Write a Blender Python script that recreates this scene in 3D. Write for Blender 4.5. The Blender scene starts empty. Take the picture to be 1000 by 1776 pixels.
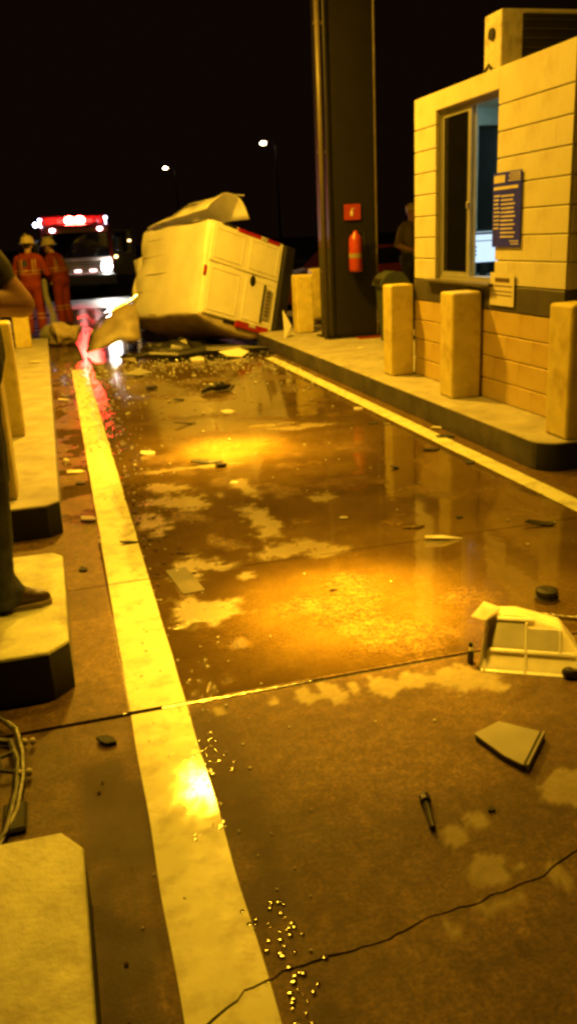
import bpy, bmesh, math, random
from mathutils import Vector, Matrix, noise
random.seed(7)
S = bpy.context.scene
COL = S.collection
PI = math.pi

# ------------------------------------------------------------------ camera
cam_d = bpy.data.cameras.new('camera')
cam = bpy.data.objects.new('camera', cam_d); COL.objects.link(cam)
CM = [[0.9627216496743983, 0.12571616547069317, -0.23950463667234123],
      [-0.2662884392922765, 0.2849535168127632, -0.9208104910106758],
      [-0.04751307554230161, 0.950261510846032, 0.3078076812835053]]
cam.matrix_world = Matrix.Translation((0, 0, 1.6)) @ Matrix(CM).to_4x4()
cam_d.sensor_fit = 'VERTICAL'; cam_d.sensor_height = 24.0
cam_d.lens = 24.0 * 1480 / 1776
cam_d.clip_start = 0.05; cam_d.clip_end = 1500
S.camera = cam
# ------------------------------------------------------------------ night sky
W = bpy.data.worlds.new('World'); S.world = W; W.use_nodes = True
wn = W.node_tree.nodes; wn.clear()
wo = wn.new('ShaderNodeOutputWorld'); wb = wn.new('ShaderNodeBackground')
wb.inputs['Color'].default_value = (0.0042, 0.0017, 0.0008, 1); wb.inputs['Strength'].default_value = 1.0
W.node_tree.links.new(wb.outputs[0], wo.inputs[0])
S.view_settings.view_transform = 'Standard'; S.view_settings.look = 'None'
S.view_settings.exposure = 0.0; S.view_settings.gamma = 1.0
S.view_settings.use_curve_mapping = False
S.render.engine = 'CYCLES'
S.cycles.use_denoising = True
S.cycles.use_light_tree = True
S.cycles.max_bounces = 6; S.cycles.diffuse_bounces = 3; S.cycles.glossy_bounces = 4
S.cycles.sample_clamp_indirect = 4.0
S.cycles.caustics_reflective = False; S.cycles.caustics_refractive = False
S.cycles.pixel_filter_type = 'BLACKMAN_HARRIS'; S.cycles.filter_width = 2.9
# sodium lamps under the toll canopy: position, emission strength
SODIUM = (1.0, 0.50, 0.022)
# position, lens emission, spot beams added for the lane's light pools [(watts, cone in degrees)], label
CANOPY_LAMPS = [(1.15, 9.8, 5.4, 1700, [], 'farthest sodium lamp box under the canopy, next to the column'),
                (1.29, 6.5, 5.4, 260, [(34000, 12), (6000, 30), (900, 70)], 'middle sodium lamp box under the canopy, abreast of the booth'),
                (1.15, 3.35, 5.4, 60, [(20000, 15), (3400, 34), (450, 84)], 'nearest sodium lamp box under the canopy, over the road joint'),
                (-3.6, 5.2, 5.4, 340, [], 'added unseen sodium lamp box over the neighbouring lane, lighting the booth wall')]  # last lamp is unseen, added to light the booth wall evenly

# ------------------------------------------------------------------ materials
def mat(name, col, rough=0.6, metal=0.0, var=0.15, scale=6.0, bump=0.0, bscale=60.0, emit=None, estr=0.0, coat=0.0, spec=0.5, dirt=None, dscale=3.0):
    m = bpy.data.materials.new(name); m.use_nodes = True
    nt = m.node_tree; b = nt.nodes['Principled BSDF']; L = nt.links.new
    b.inputs['Roughness'].default_value = rough; b.inputs['Metallic'].default_value = metal
    b.inputs['Specular IOR Level'].default_value = spec
    b.inputs['Coat Weight'].default_value = coat
    tc = nt.nodes.new('ShaderNodeTexCoord')
    n = nt.nodes.new('ShaderNodeTexNoise'); n.inputs['Scale'].default_value = scale; n.inputs['Detail'].default_value = 6
    L(tc.outputs['Object'], n.inputs['Vector'])
    r = nt.nodes.new('ShaderNodeMapRange'); r.inputs[1].default_value = 0.3; r.inputs[2].default_value = 0.7
    r.inputs[3].default_value = 1 - var; r.inputs[4].default_value = 1 + var
    L(n.outputs['Fac'], r.inputs[0])
    mx = nt.nodes.new('ShaderNodeMix'); mx.data_type = 'RGBA'; mx.blend_type = 'MULTIPLY'; mx.inputs[0].default_value = 1
    mx.inputs[6].default_value = (*col, 1); L(r.outputs[0], mx.inputs[7])
    out = mx.outputs[2]
    if dirt:
        n2 = nt.nodes.new('ShaderNodeTexNoise'); n2.inputs['Scale'].default_value = dscale; n2.inputs['Detail'].default_value = 8; n2.inputs['Roughness'].default_value = .65
        L(tc.outputs['Object'], n2.inputs['Vector'])
        r2 = nt.nodes.new('ShaderNodeMapRange'); r2.inputs[1].default_value = .48; r2.inputs[2].default_value = .72
        L(n2.outputs['Fac'], r2.inputs[0])
        m2 = nt.nodes.new('ShaderNodeMix'); m2.data_type = 'RGBA'; L(r2.outputs[0], m2.inputs[0]); L(out, m2.inputs[6]); m2.inputs[7].default_value = (*dirt, 1)
        out = m2.outputs[2]
    L(out, b.inputs['Base Color'])
    if bump:
        n3 = nt.nodes.new('ShaderNodeTexNoise'); n3.inputs['Scale'].default_value = bscale; n3.inputs['Detail'].default_value = 5
        L(tc.outputs['Object'], n3.inputs['Vector'])
        bp = nt.nodes.new('ShaderNodeBump'); bp.inputs['Strength'].default_value = bump; bp.inputs['Distance'].default_value = .01
        L(n3.outputs['Fac'], bp.inputs['Height']); L(bp.outputs[0], b.inputs['Normal'])
    if emit:
        b.inputs['Emission Color'].default_value = (*emit, 1); b.inputs['Emission Strength'].default_value = estr
    return m

def road_mat():
    m = bpy.data.materials.new('wet_concrete'); m.use_nodes = True
    nt = m.node_tree; b = nt.nodes['Principled BSDF']; L = nt.links.new; N = nt.nodes.new
    tc = N('ShaderNodeTexCoord')
    def noi(scale, det=6, rough=.6):
        n = N('ShaderNodeTexNoise'); n.inputs['Scale'].default_value = scale; n.inputs['Detail'].default_value = det; n.inputs['Roughness'].default_value = rough
        L(tc.outputs['Object'], n.inputs['Vector']); return n.outputs['Fac']
    def rng(s, a, b_, c, d):
        r = N('ShaderNodeMapRange'); L(s, r.inputs[0])
        for i, v in enumerate((a, b_, c, d)): r.inputs[i + 1].default_value = v
        return r.outputs[0]
    def math_(op, a, b_):
        k = N('ShaderNodeMath'); k.operation = op
        for i, v in enumerate((a, b_)):
            if isinstance(v, (int, float)): k.inputs[i].default_value = v
            else: L(v, k.inputs[i])
        return k.outputs[0]
    def at(nm):
        a = N('ShaderNodeAttribute'); a.attribute_name = nm; return a.outputs['Fac']
    L(rng(at('wet'), .3, .9, .28, .5), b.inputs['Specular IOR Level'])
    wet, dry, oil, rip = at('wet'), at('dry'), at('oil'), at('ripple')
    c1 = N('ShaderNodeMix'); c1.data_type = 'RGBA'; L(rng(noi(3.0, 8), .3, .7, 0, 1), c1.inputs[0])
    c1.inputs[6].default_value = (.16, .095, .035, 1); c1.inputs[7].default_value = (.26, .165, .075, 1)
    # aggregate speckle
    c2 = N('ShaderNodeMix'); c2.data_type = 'RGBA'; c2.blend_type = 'MULTIPLY'; L(rng(wet, .8, .95, 1.0, .15), c2.inputs[0])
    L(c1.outputs[2], c2.inputs[6]); L(math_('MULTIPLY', rng(noi(85, 3), .35, .65, .55, 1.3), math_('MULTIPLY', rng(noi(17, 5), .32, .68, .66, 1.25), rng(noi(36, 3), .38, .62, .72, 1.18))), c2.inputs[7])
    # wet darkens
    dk = N('ShaderNodeMix'); dk.data_type = 'RGBA'; dk.blend_type = 'MULTIPLY'; L(wet, dk.inputs[0])
    L(c2.outputs[2], dk.inputs[6]); dk.inputs[7].default_value = (.33, .35, .18, 1)
    dr = N('ShaderNodeMix'); dr.data_type = 'RGBA'; L(dry, dr.inputs[0]); L(dk.outputs[2], dr.inputs[6])
    dcol = N('ShaderNodeMix'); dcol.data_type = 'RGBA'; dcol.blend_type = 'MULTIPLY'; dcol.inputs[0].default_value = 1
    dcol.inputs[6].default_value = (.29, .25, .16, 1); L(rng(noi(30, 5), .3, .7, .8, 1.15), dcol.inputs[7])
    L(dcol.outputs[2], dr.inputs[7])
    ol = N('ShaderNodeMix'); ol.data_type = 'RGBA'; L(oil, ol.inputs[0]); L(dr.outputs[2], ol.inputs[6]); ol.inputs[7].default_value = (.018, .014, .010, 1)
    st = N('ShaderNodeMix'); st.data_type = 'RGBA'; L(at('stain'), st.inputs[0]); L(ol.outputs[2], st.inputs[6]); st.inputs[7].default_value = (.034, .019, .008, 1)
    L(st.outputs[2], b.inputs['Base Color'])
    wr = math_('MAXIMUM', math_('MULTIPLY', wet, math_('SUBTRACT', 1.0, dry)), oil)
    ro = rng(wr, 0, .95, .62, .045)
    L(math_('ADD', ro, math_('MULTIPLY', rng(noi(9, 5), .3, .7, -.05, .12), math_('SUBTRACT', 1.1, wr))), b.inputs['Roughness'])
    h1 = math_('MULTIPLY', noi(170, 4, .7), math_('MAXIMUM', math_('SUBTRACT', 1.05, math_('MULTIPLY', wr, 1.2)), 0.0))
    h2 = math_('MULTIPLY', noi(44, 3), math_('MULTIPLY', rip, .75))
    h3 = math_('MULTIPLY', noi(5, 2), .35)
    bp = N('ShaderNodeBump'); bp.inputs['Strength'].default_value = .55; bp.inputs['Distance'].default_value = .006
    L(math_('ADD', math_('ADD', h1, h2), h3), bp.inputs['Height']); L(bp.outputs[0], b.inputs['Normal'])
    return m

def paint_mat():
    m = bpy.data.materials.new('worn_line_paint'); m.use_nodes = True
    nt = m.node_tree; b = nt.nodes['Principled BSDF']; L = nt.links.new; N = nt.nodes.new
    tc = N('ShaderNodeTexCoord')
    def noi(scale, det=6):
        n = N('ShaderNodeTexNoise'); n.inputs['Scale'].default_value = scale; n.inputs['Detail'].default_value = det; n.inputs['Roughness'].default_value = .65
        L(tc.outputs['Object'], n.inputs['Vector']); return n.outputs['Fac']
    def rng(s, a, b_, c, d):
        r = N('ShaderNodeMapRange'); L(s, r.inputs[0])
        for i, v in enumerate((a, b_, c, d)): r.inputs[i + 1].default_value = v
        return r.outputs[0]
    x = N('ShaderNodeMix'); x.data_type = 'RGBA'; L(rng(noi(9, 9), .47, .66, 0, .8), x.inputs[0])
    x.inputs[6].default_value = (.6, .62, .42, 1); x.inputs[7].default_value = (.33, .31, .22, 1)
    L(x.outputs[2], b.inputs['Base Color'])
    a_ = N('ShaderNodeAttribute'); a_.attribute_name = 'wet'
    mr = N('ShaderNodeMix'); L(a_.outputs['Fac'], mr.inputs[0]); L(rng(noi(4, 4), .38, .6, .42, .62), mr.inputs[2]); mr.inputs[3].default_value = .07; L(mr.outputs[0], b.inputs['Roughness'])
    bp = N('ShaderNodeBump'); bp.inputs['Strength'].default_value = .28; bp.inputs['Distance'].default_value = .003
    L(rng(a_.outputs['Fac'], 0, 1, .28, .06), bp.inputs['Strength']); L(noi(70, 4), bp.inputs['Height']); L(bp.outputs[0], b.inputs['Normal'])
    return m

MT = {
 'road': road_mat(), 'paint': paint_mat(),
 'asphalt': mat('asphalt', (.05, .05, .05), .55, var=.3, bump=.4, bscale=90),
 'joint': mat('joint_seal', (.05, .045, .04), .25, var=.3),
 'steel': mat('wet_steel', (.5, .48, .44), .22, 1.0, bump=.3, bscale=40),
 'kerb': mat('kerb_top_paint', (.58, .6, .4), .6, var=.2, scale=9, bump=.35, dirt=(.3, .27, .2), dscale=6),
 'kerbc': mat('kerb_concrete', (.36, .34, .28), .7, var=.25, scale=8, bump=.4, dirt=(.2, .18, .14), dscale=4),
 'kblack': mat('kerb_black_paint', (.012, .012, .012), .6, var=.3, bump=.2),
 'kdark': mat('kerb_side_dark', (.055, .048, .04), .6, var=.4, scale=4, bump=.3, dirt=(.12, .1, .07)),
 'yellow': mat('yellow_post_paint', (.62, .53, .16), .5, var=.12, scale=7, bump=.12, dirt=(.4, .29, .06), dscale=5),
 'ywall': mat('lower_wall_paint', (.5, .38, .12), .55, var=.06, scale=4, bump=.12, dirt=(.38, .25, .06), dscale=2),
 'cream': mat('cream_wall_paint', (.6, .58, .46), .65, var=.07, scale=4, bump=.2, bscale=50, dirt=(.5, .45, .32), dscale=2.5),
 'mortar': mat('mortar', (.3, .27, .18), .8),
 'band': mat('dark_band_paint', (.07, .062, .055), .5, var=.2),
 'wallin': mat('booth_inner_paint', (.55, .6, .58), .6),
 'alu': mat('aluminium', (.62, .62, .6), .38, .7, var=.08),
 'dglass': mat('dark_glass', (.006, .006, .007), .04, spec=.6),
 'white': mat('white_van_paint', (.8, .79, .74), .26, var=.08, scale=3, coat=.5, dirt=(.7, .68, .6), dscale=2.2),
 'whiter': mat('wing_grey_brown', (.24, .2, .14), .5, var=.2),  # grey-brown, darker than the van paint, for the torn wing
 'under': mat('van_side_shaded', (.55, .48, .36), .45, var=.3, scale=4, dirt=(.36, .3, .2), dscale=3),  # shade and ground bounce on the white van's lower side, put into the colour
 'black': mat('black_plastic', (.015, .014, .014), .4, var=.3, bump=.2),
 'rubber': mat('rubber', (.018, .018, .018), .75, var=.2, bump=.3),
 'red': mat('tail_red', (.3, .015, .01), .25, var=.2),
 'redpaint': mat('red_paint', (.22, .02, .014), .35, var=.1, coat=.3),
 'ext': mat('extinguisher_red', (.33, .04, .018), .35, var=.1),
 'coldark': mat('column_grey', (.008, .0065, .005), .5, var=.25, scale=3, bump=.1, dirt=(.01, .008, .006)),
 'pipe': mat('drain_pipe', (.085, .07, .06), .45, var=.2),
 'binm': mat('bin_green', (.05, .06, .05), .5, var=.2),
 'skin': mat('skin', (.52, .31, .2), .5, var=.08, bump=.15, bscale=80),
 'hair': mat('hair', (.02, .014, .01), .6),
 'shirt': mat('dark_shirt', (.075, .07, .06), .9, var=.2, bump=.3),
 'jeans': mat('jeans', (.05, .056, .075), .9, var=.45, scale=16, bump=.5, bscale=60),
 'shoe': mat('brown_leather', (.06, .034, .018), .45, var=.25, scale=12, bump=.2),
 'orange': mat('orange_coverall', (.28, .035, .01), .85, var=.2, scale=8, bump=.4, bscale=25),
 'tape': mat('reflective_tape', (.42, .24, .12), .4),
 'navy': mat('navy_patch', (.05, .05, .1), .8),
 'helmet': mat('helmet_cream', (.7, .62, .4), .35),
 'boot': mat('black_boot', (.02, .02, .02), .5),
 'khaki': mat('khaki_cloth', (.25, .2, .12), .9, bump=.3),
 'blue': mat('poster_blue', (.02, .025, .95), .45),
 'paper': mat('paper', (.62, .58, .46), .7, var=.05),
 'ink': mat('ink', (.1, .06, .04), .7),
 'print': mat('white_print', (.6, .55, .5), .6),
 'ac': mat('ac_casing', (.5, .46, .38), .5, var=.12, dirt=(.2, .17, .12), dscale=7),
 'acdark': mat('ac_grille', (.02, .017, .015), .5),
 'scr': mat('screen', (.1, .1, .1), .4, emit=(.62, .82, 1.0), estr=1.15),
 'scrink': mat('screen_marks', (.03, .02, .06), .6),
 'tube': mat('fluorescent_tube', (.8, .8, .8), .4, emit=(.5, .95, .95), estr=45.0),
 'sodium': mat('sodium_lens', (.5, .4, .2), .4, emit=SODIUM, estr=1.0),
 'canopy': mat('canopy_sheet', (.05, .045, .04), .6),
 'grey': mat('grey_plastic', (.24, .235, .22), .45, var=.15, bump=.1),
 'trans': mat('milky_plastic', (.8, .76, .6), .3, var=.15, scale=10, coat=.2),
 'beige': mat('beige_sack', (.45, .37, .24), .9, var=.2, bump=.5, bscale=20),
 'chrome': mat('bent_chrome', (.75, .75, .75), .12, 1.0, bump=.2, bscale=20),
 'water': mat('water_film', (.06, .04, .016), .03, spec=.6),
 'glassbit': mat('glass_crumb', (.5, .5, .48), .05, spec=1.0),
 'redbeacon': mat('red_beacon', (.5, .02, .02), .3, emit=(1.0, .045, .03), estr=420),
 'redglow': mat('red_lamp', (.5, .02, .02), .3, emit=(1.0, .05, .04), estr=2.5),
 'wlamp': mat('white_lamp', (.6, .6, .6), .3, emit=(.95, .9, 1.0), estr=30),
 'bluelamp': mat('blue_lamp', (.4, .4, .6), .3, emit=(.6, .65, 1.0), estr=22),
 'pinklamp': mat('pink_lamp', (.6, .4, .4), .3, emit=(1.0, .55, .5), estr=9),
 'amber': mat('amber_lamp', (.6, .4, .1), .3, emit=(1.0, .6, .2), estr=12),
 'head': mat('headlamp', (.7, .7, .7), .2, emit=(1.0, .95, .86), estr=500),
 'street': mat('street_lamp_lens', (.7, .6, .4), .3, emit=(1.0, .72, .36), estr=60),
 'carred': mat('dark_red_car', (.13, .02, .015), .3, coat=.5),
 'pole': mat('galvanised_pole', (.008, .007, .007), .5, .4),
}

_b = MT['trans'].node_tree.nodes['Principled BSDF']
_b.inputs['Subsurface Weight'].default_value = .7; _b.inputs['Subsurface Radius'].default_value = (1, .9, .7); _b.inputs['Subsurface Scale'].default_value = .09

# ------------------------------------------------------------------ mesh helpers
def new_obj(name, me, m=None, parent=None, loc=None, rot=None):
    o = bpy.data.objects.new(name, me); COL.objects.link(o)
    if m is not None and len(me.materials) == 0: me.materials.append(MT[m] if isinstance(m, str) else m)
    if parent is not None: o.parent = parent
    if loc is not None: o.location = loc
    if rot is not None: o.rotation_euler = rot
    return o
def tag(o, label=None, cat=None, group=None, kind=None):
    if label: o['label'] = label
    if cat: o['category'] = cat
    if group: o['group'] = group
    if kind: o['kind'] = kind
    return o
def thing(name, label, cat, loc=(0, 0, 0), rot=(0, 0, 0), group=None):
    o = bpy.data.objects.new(name, None); COL.objects.link(o); o.location = loc; o.rotation_euler = rot
    o.empty_display_size = .2
    return tag(o, label, cat, group)
class MB:
    def __init__(s): s.bm = bmesh.new()
    def add(s, verts, faces):
        vs = [s.bm.verts.new(v) for v in verts]
        for f in faces:
            try: s.bm.faces.new([vs[i] for i in f])
            except ValueError: pass
        return s
    def box(s, x0, x1, y0, y1, z0, z1, bev=0.0, seg=1, M_=None):
        b = bmesh.new(); bmesh.ops.create_cube(b, size=1)
        for v in b.verts: v.co = Vector(((x0 + x1) / 2 + v.co.x * (x1 - x0), (y0 + y1) / 2 + v.co.y * (y1 - y0), (z0 + z1) / 2 + v.co.z * (z1 - z0)))
        if bev: bmesh.ops.bevel(b, geom=b.edges[:], offset=bev, segments=seg, profile=.5, affect='EDGES')
        return s.merge(b, M_)
    def merge(s, b, M_=None):
        if M_ is not None: b.transform(M_)
        m = bpy.data.meshes.new('t'); b.to_mesh(m); b.free(); s.bm.from_mesh(m); bpy.data.meshes.remove(m); return s
    def tube(s, pts, r, n=10, cap=True):
        pts = [Vector(p) for p in pts]; R = r if isinstance(r, (list, tuple)) else [r] * len(pts)
        rings = []; up = None
        for i, p in enumerate(pts):
            d = (pts[min(i + 1, len(pts) - 1)] - pts[max(i - 1, 0)]).normalized()
            if up is None:
                up = Vector((0, 0, 1)) if abs(d.z) < .9 else Vector((1, 0, 0))
            a = d.cross(up).normalized(); b = a.cross(d).normalized(); up = b
            rings.append([s.bm.verts.new(p + (a * math.cos(2 * PI * k / n) + b * math.sin(2 * PI * k / n)) * R[i]) for k in range(n)])
        for A, B in zip(rings, rings[1:]):
            for k in range(n): s.bm.faces.new((A[k], A[(k + 1) % n], B[(k + 1) % n], B[k]))
        if cap:
            s.bm.faces.new(rings[0][::-1]); s.bm.faces.new(rings[-1])
        return s
    def lathe(s, prof, n=20, M_=None):
        b = bmesh.new(); rings = []
        for (r, z) in prof: rings.append([b.verts.new((r * math.cos(2 * PI * k / n), r * math.sin(2 * PI * k / n), z)) for k in range(n)])
        for A, B in zip(rings, rings[1:]):
            for k in range(n): b.faces.new((A[k], A[(k + 1) % n], B[(k + 1) % n], B[k]))
        b.faces.new(rings[0][::-1]); b.faces.new(rings[-1]); return s.merge(b, M_)
    def ball(s, c, r, u=14, v=9, M_=None):
        b = bmesh.new(); bmesh.ops.create_uvsphere(b, u_segments=u, v_segments=v, radius=1)
        rr = r if isinstance(r, (tuple, list)) else (r, r, r)
        for q in b.verts: q.co = Vector((c[0] + q.co.x * rr[0], c[1] + q.co.y * rr[1], c[2] + q.co.z * rr[2]))
        return s.merge(b, M_)
    def prism(s, poly, z0, z1, bev=0.0, M_=None):
        b = bmesh.new(); lo = [b.verts.new((x, y, z0)) for x, y in poly]; hi = [b.verts.new((x, y, z1)) for x, y in poly]; n = len(poly)
        b.faces.new(lo[::-1]); b.faces.new(hi)
        for k in range(n): b.faces.new((lo[k], lo[(k + 1) % n], hi[(k + 1) % n], hi[k]))
        bmesh.ops.recalc_face_normals(b, faces=b.faces[:])
        if bev: bmesh.ops.bevel(b, geom=b.edges[:], offset=bev, segments=2, profile=.5, affect='EDGES')
        return s.merge(b, M_)
    def build(s, name, m, parent=None, loc=None, rot=None, smooth=False):
        bmesh.ops.recalc_face_normals(s.bm, faces=s.bm.faces[:])
        me = bpy.data.meshes.new(name); s.bm.to_mesh(me); s.bm.free()
        if smooth:
            for p in me.polygons: p.use_smooth = True
        return new_obj(name, me, m, parent, loc, rot)
def box(name, m, parent, x0, x1, y0, y1, z0, z1, bev=0.0, seg=1): return MB().box(x0, x1, y0, y1, z0, z1, bev, seg).build(name, m, parent)
def crumple(o, amp, sc, seed=0.0, only=None):
    for v in o.data.vertices:
        if only and not only(v.co): continue
        v.co += Vector(noise.noise_vector(v.co * sc + Vector((seed, seed * 2, 0)))) * amp
def solid(o, t):
    md = o.modifiers.new('thickness', 'SOLIDIFY'); md.thickness = t; md.offset = 0
    return o

# ------------------------------------------------------------------ ground and road
g = MB().add([(-400, -60, -.12), (400, -60, -.12), (400, 900, -.12), (-400, 900, -.12)], [(0, 1, 2, 3)]).build('ground', 'asphalt'); tag(g, kind='structure')

CR = [(-2.2, 1.25), (-.4, 1.31), (.12, 1.405), (.23, 1.47), (.34, 1.50), (.40, 1.512), (.48, 1.508), (.58, 1.512), (.66, 1.533), (.73, 1.552), (.84, 1.553), (.96, 1.572), (1.04, 1.585), (1.09, 1.61), (1.18, 1.64), (1.5, 1.69), (2.2, 1.84), (3.2, 1.95), (5.2, 2.2)]
def crack(x):
    for (a, ya), (b, yb) in zip(CR, CR[1:]):
        if a <= x <= b: return ya + (yb - ya) * (x - a) / (b - a) + .012 * noise.noise(Vector((x * 14, 3, 0))) + .005 * noise.noise(Vector((x * 45, 9, 0)))
    return CR[0][1] if x < CR[0][0] else CR[-1][1]
def crackw(x): return .0032 + .0026 * noise.noise(Vector((x * 6, 1, 0))) if x > .05 else .001
XL, XR = -2.0, 5.0
def const(v): return lambda x: v
SLABS = [(const(-3.0), lambda x: crack(x) - crackw(x), 150), (lambda x: crack(x) + crackw(x), const(2.742), 100), (const(2.766), const(4.012), 80),
         (const(4.020), const(8.0), 130), (const(8.008), const(12.0), 90), (const(12.008), const(16.0), 50), (const(16.008), const(24.0), 40)]
DRY = [(0.68, 5.27, 0.19, 0.26), (0.43, 4.94, 0.12, 0.26), (0.53, 4.09, 0.19, 0.18), (1.05, 4.67, 0.10, 0.46), (1.09, 4.16, 0.22, 0.15), (0.53, 3.53, 0.18, 0.17), (0.58, 5.63, 0.18, 0.12),
       (0.78, 3.87, 0.06, 0.07), (0.68, 4.03, 0.09, 0.05), (1.22, 4.05, 0.16, 0.10), (1.12, 5.35, 0.07, 0.26), (0.54, 5.33, 0.16, 0.1), (1.99, 7.09, 0.35, 0.1), (.9, 6.1, .4, .06), (1.75, 7.3, .3, .06), (1.5, 5.0, .1, .12),
       (0.60, 2.66, 0.035, 0.07), (0.83, 2.645, 0.045, 0.07), (1.01, 2.635, 0.06, 0.08), (1.13, 2.64, 0.055, 0.075), (0.71, 2.66, 0.035, 0.05), (0.91, 2.665, 0.035, 0.065), (1.31, 2.58, 0.14, 0.11), (0.99, 2.71, 0.02, 0.035), (0.8, 2.71, 0.02, 0.03), (0.4, 2.66, 0.025, 0.04),
       (0.89, 1.80, 0.04, 0.04), (0.92, 1.65, 0.055, 0.06), (0.89, 1.53, 0.08, 0.035), (0.74, 1.50, 0.025, 0.035), (1.08, 1.57, 0.03, 0.05), (1.31, 1.86, 0.09, 0.1), (0.99, 1.84, 0.04, 0.035), (0.95, 1.54, 0.02, 0.02), (1.0, 1.63, 0.02, 0.02)]
def sm(a, b, t):
    t = max(0, min(1, (t - a) / (b - a))); return t * t * (3 - 2 * t)
def lineL(y): return .085 + .0095 * (y - 1.4)
def masks(x, y):
    nz = lambda s, k=0: noise.fractal(Vector((x * s, y * s, k)), 1.0, 2.0, 4)
    w1 = nz(6, 1) * .5; w2 = nz(20, 2) * .18; w3 = nz(2.2, 5)
    d = 0
    for (cx, cy, a, b) in DRY:
        if abs(x - cx) < a * 2 and abs(y - cy) < b * 2:
            q = math.hypot((x - cx) / a, (y - cy) / b) + w1 * 1.5 + w2 * 2.2
            d = max(d, 1 - (sm(.45, 1.1, q) if cy > 2.766 else sm(.72, 1.02, q)))
    d *= .42 if y > 2.766 else .9
    if y > 2.766:
        wet = .92 - .25 * sm(.1, .5, w3)
        if x < lineL(y) - .01: wet = .35 + .5 * sm(-.1, .2, nz(3, 8)) * sm(4.6, 5.6, y)
        if x > 2.9: wet = .5
    else:
        wet = .26 + .06 * nz(3, 7)
        if x < lineL(y) - .02: wet = .3 + .1 * nz(4, 3)
    # running water along the line
    e = x - (lineL(y) + .20)
    pw = .10 + .06 * nz(2.5, 11) + (.12 if 4.3 < y < 10 else 0)
    run = (1 - sm(pw * .7, pw, abs(e - .06))) if y > 1.0 else 0
    if y < 2.766: run = 0
    wet = max(wet, run * .97)
    rip = run * (.8 * sm(-.05, .3, nz(5, 13)) * (1 - .7 * sm(8, 10, y)) if y > 3.0 else .5)
    if x < .08 and x > -.1: rip = max(rip, .5 * sm(.0, .3, nz(5, 17)))
    if y > 6.5: rip = max(rip, .38 * (1 - sm(.45, .75, abs(x - .65))) * sm(6.5, 8.5, y))
    ox = (x - 2.4) / 1.3; oy = (y - 12.2) / .42
    oil = 1 - sm(.75, 1.0, math.hypot(ox, oy) + w1 * .5)
    ox = (x - .6) / .75; oy = (y - 13.5) / 1.0
    oil = max(oil, .8 * (1 - sm(.7, 1.0, math.hypot(ox, oy) + w1 * .5)))
    stain = 0
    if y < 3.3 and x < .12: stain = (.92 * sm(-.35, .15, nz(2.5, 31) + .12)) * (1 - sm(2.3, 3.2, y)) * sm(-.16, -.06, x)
    if y < 2.74 and x > .2: stain = max(stain, .85 * (1 - sm(.04, .2, abs(e - .05))) * sm(-.3, .1, nz(3, 33) + .1))
    if y < 2.74: stain = max(stain, .34 + .22 * sm(-.3, .5, nz(3.5, 41)) + .10 * sm(.6, 2.2, x))
    if y > 2.766: stain = max(stain, .3 * sm(.05, .4, nz(1.1, 43)))
    return wet, d, oil, rip, stain * (1 - d)
road = bpy.data.objects.new('road', None); COL.objects.link(road); tag(road, kind='structure')
def grid_strip(name, f0, f1, xs, ny, z, m, parent, attrs=True, skirt=.07, xoff=None):
    verts = []; faces = []; nx = len(xs)
    for j in range(ny + 1):
        for x in xs:
            y = f0(x) + (f1(x) - f0(x)) * j / ny
            verts.append((x + (xoff(y) if xoff else 0), y, z))
    for j in range(ny):
        for i in range(nx - 1):
            a = j * nx + i; faces.append((a, a + 1, a + nx + 1, a + nx))
    if skirt:
        def sk(idx):
            st = len(verts)
            for k in idx: verts.append((verts[k][0], verts[k][1], z - skirt))
            for t in range(len(idx) - 1): faces.append((idx[t], st + t, st + t + 1, idx[t + 1]))
        sk(list(range(nx))); sk([ny * nx + i for i in range(nx)][::-1])
    me = bpy.data.meshes.new(name); me.from_pydata(verts, [], faces)
    if attrs:
        KEYS = ('wet', 'dry', 'oil', 'ripple', 'stain')
        for k in KEYS: me.attributes.new(k, 'FLOAT', 'POINT')
        vals = [[], [], [], [], []]
        for v in verts:
            if attrs == 'line':
                mk = [0, 0, 0, 0, 0]; e = (v[0] - lineL(v[1])) / .2
                mk[0] = max((.15 + .85 * sm(3.6, 4.6, v[1])) * sm(.45, .9, e + .35 * noise.noise(Vector((v[0] * 5, v[1] * 3, 2)))), 1 - sm(.06, .24, math.hypot((v[0] - .275) * 1.8, v[1] - 2.24) + .08 * noise.noise(Vector((v[0] * 30, v[1] * 30, 1)))))
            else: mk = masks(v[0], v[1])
            for q, k in zip(vals, mk): q.append(k)
        for k, q in zip(KEYS, vals): me.attributes[k].data.foreach_set('value', q)
    return new_obj(name, me, m, parent)
xs_n = [XL + (-.2 - XL) * i / 12 for i in range(12)] + [-.2 + .018 * i for i in range(181)] + [3.06 + .2 * i for i in range(1, 11)]
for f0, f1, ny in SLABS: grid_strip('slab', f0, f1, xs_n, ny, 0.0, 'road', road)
box('slab_bed', 'joint', road, XL + .02, XR, -2.9, 23.9, -.11, -.022)
box('joint_profile', 'steel', road, .21, .78, 2.7475, 2.7605, -.03, .003, .002)
box('joint_filler', 'joint', road, .785, 3.04, 2.744, 2.764, -.03, -.006)
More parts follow.
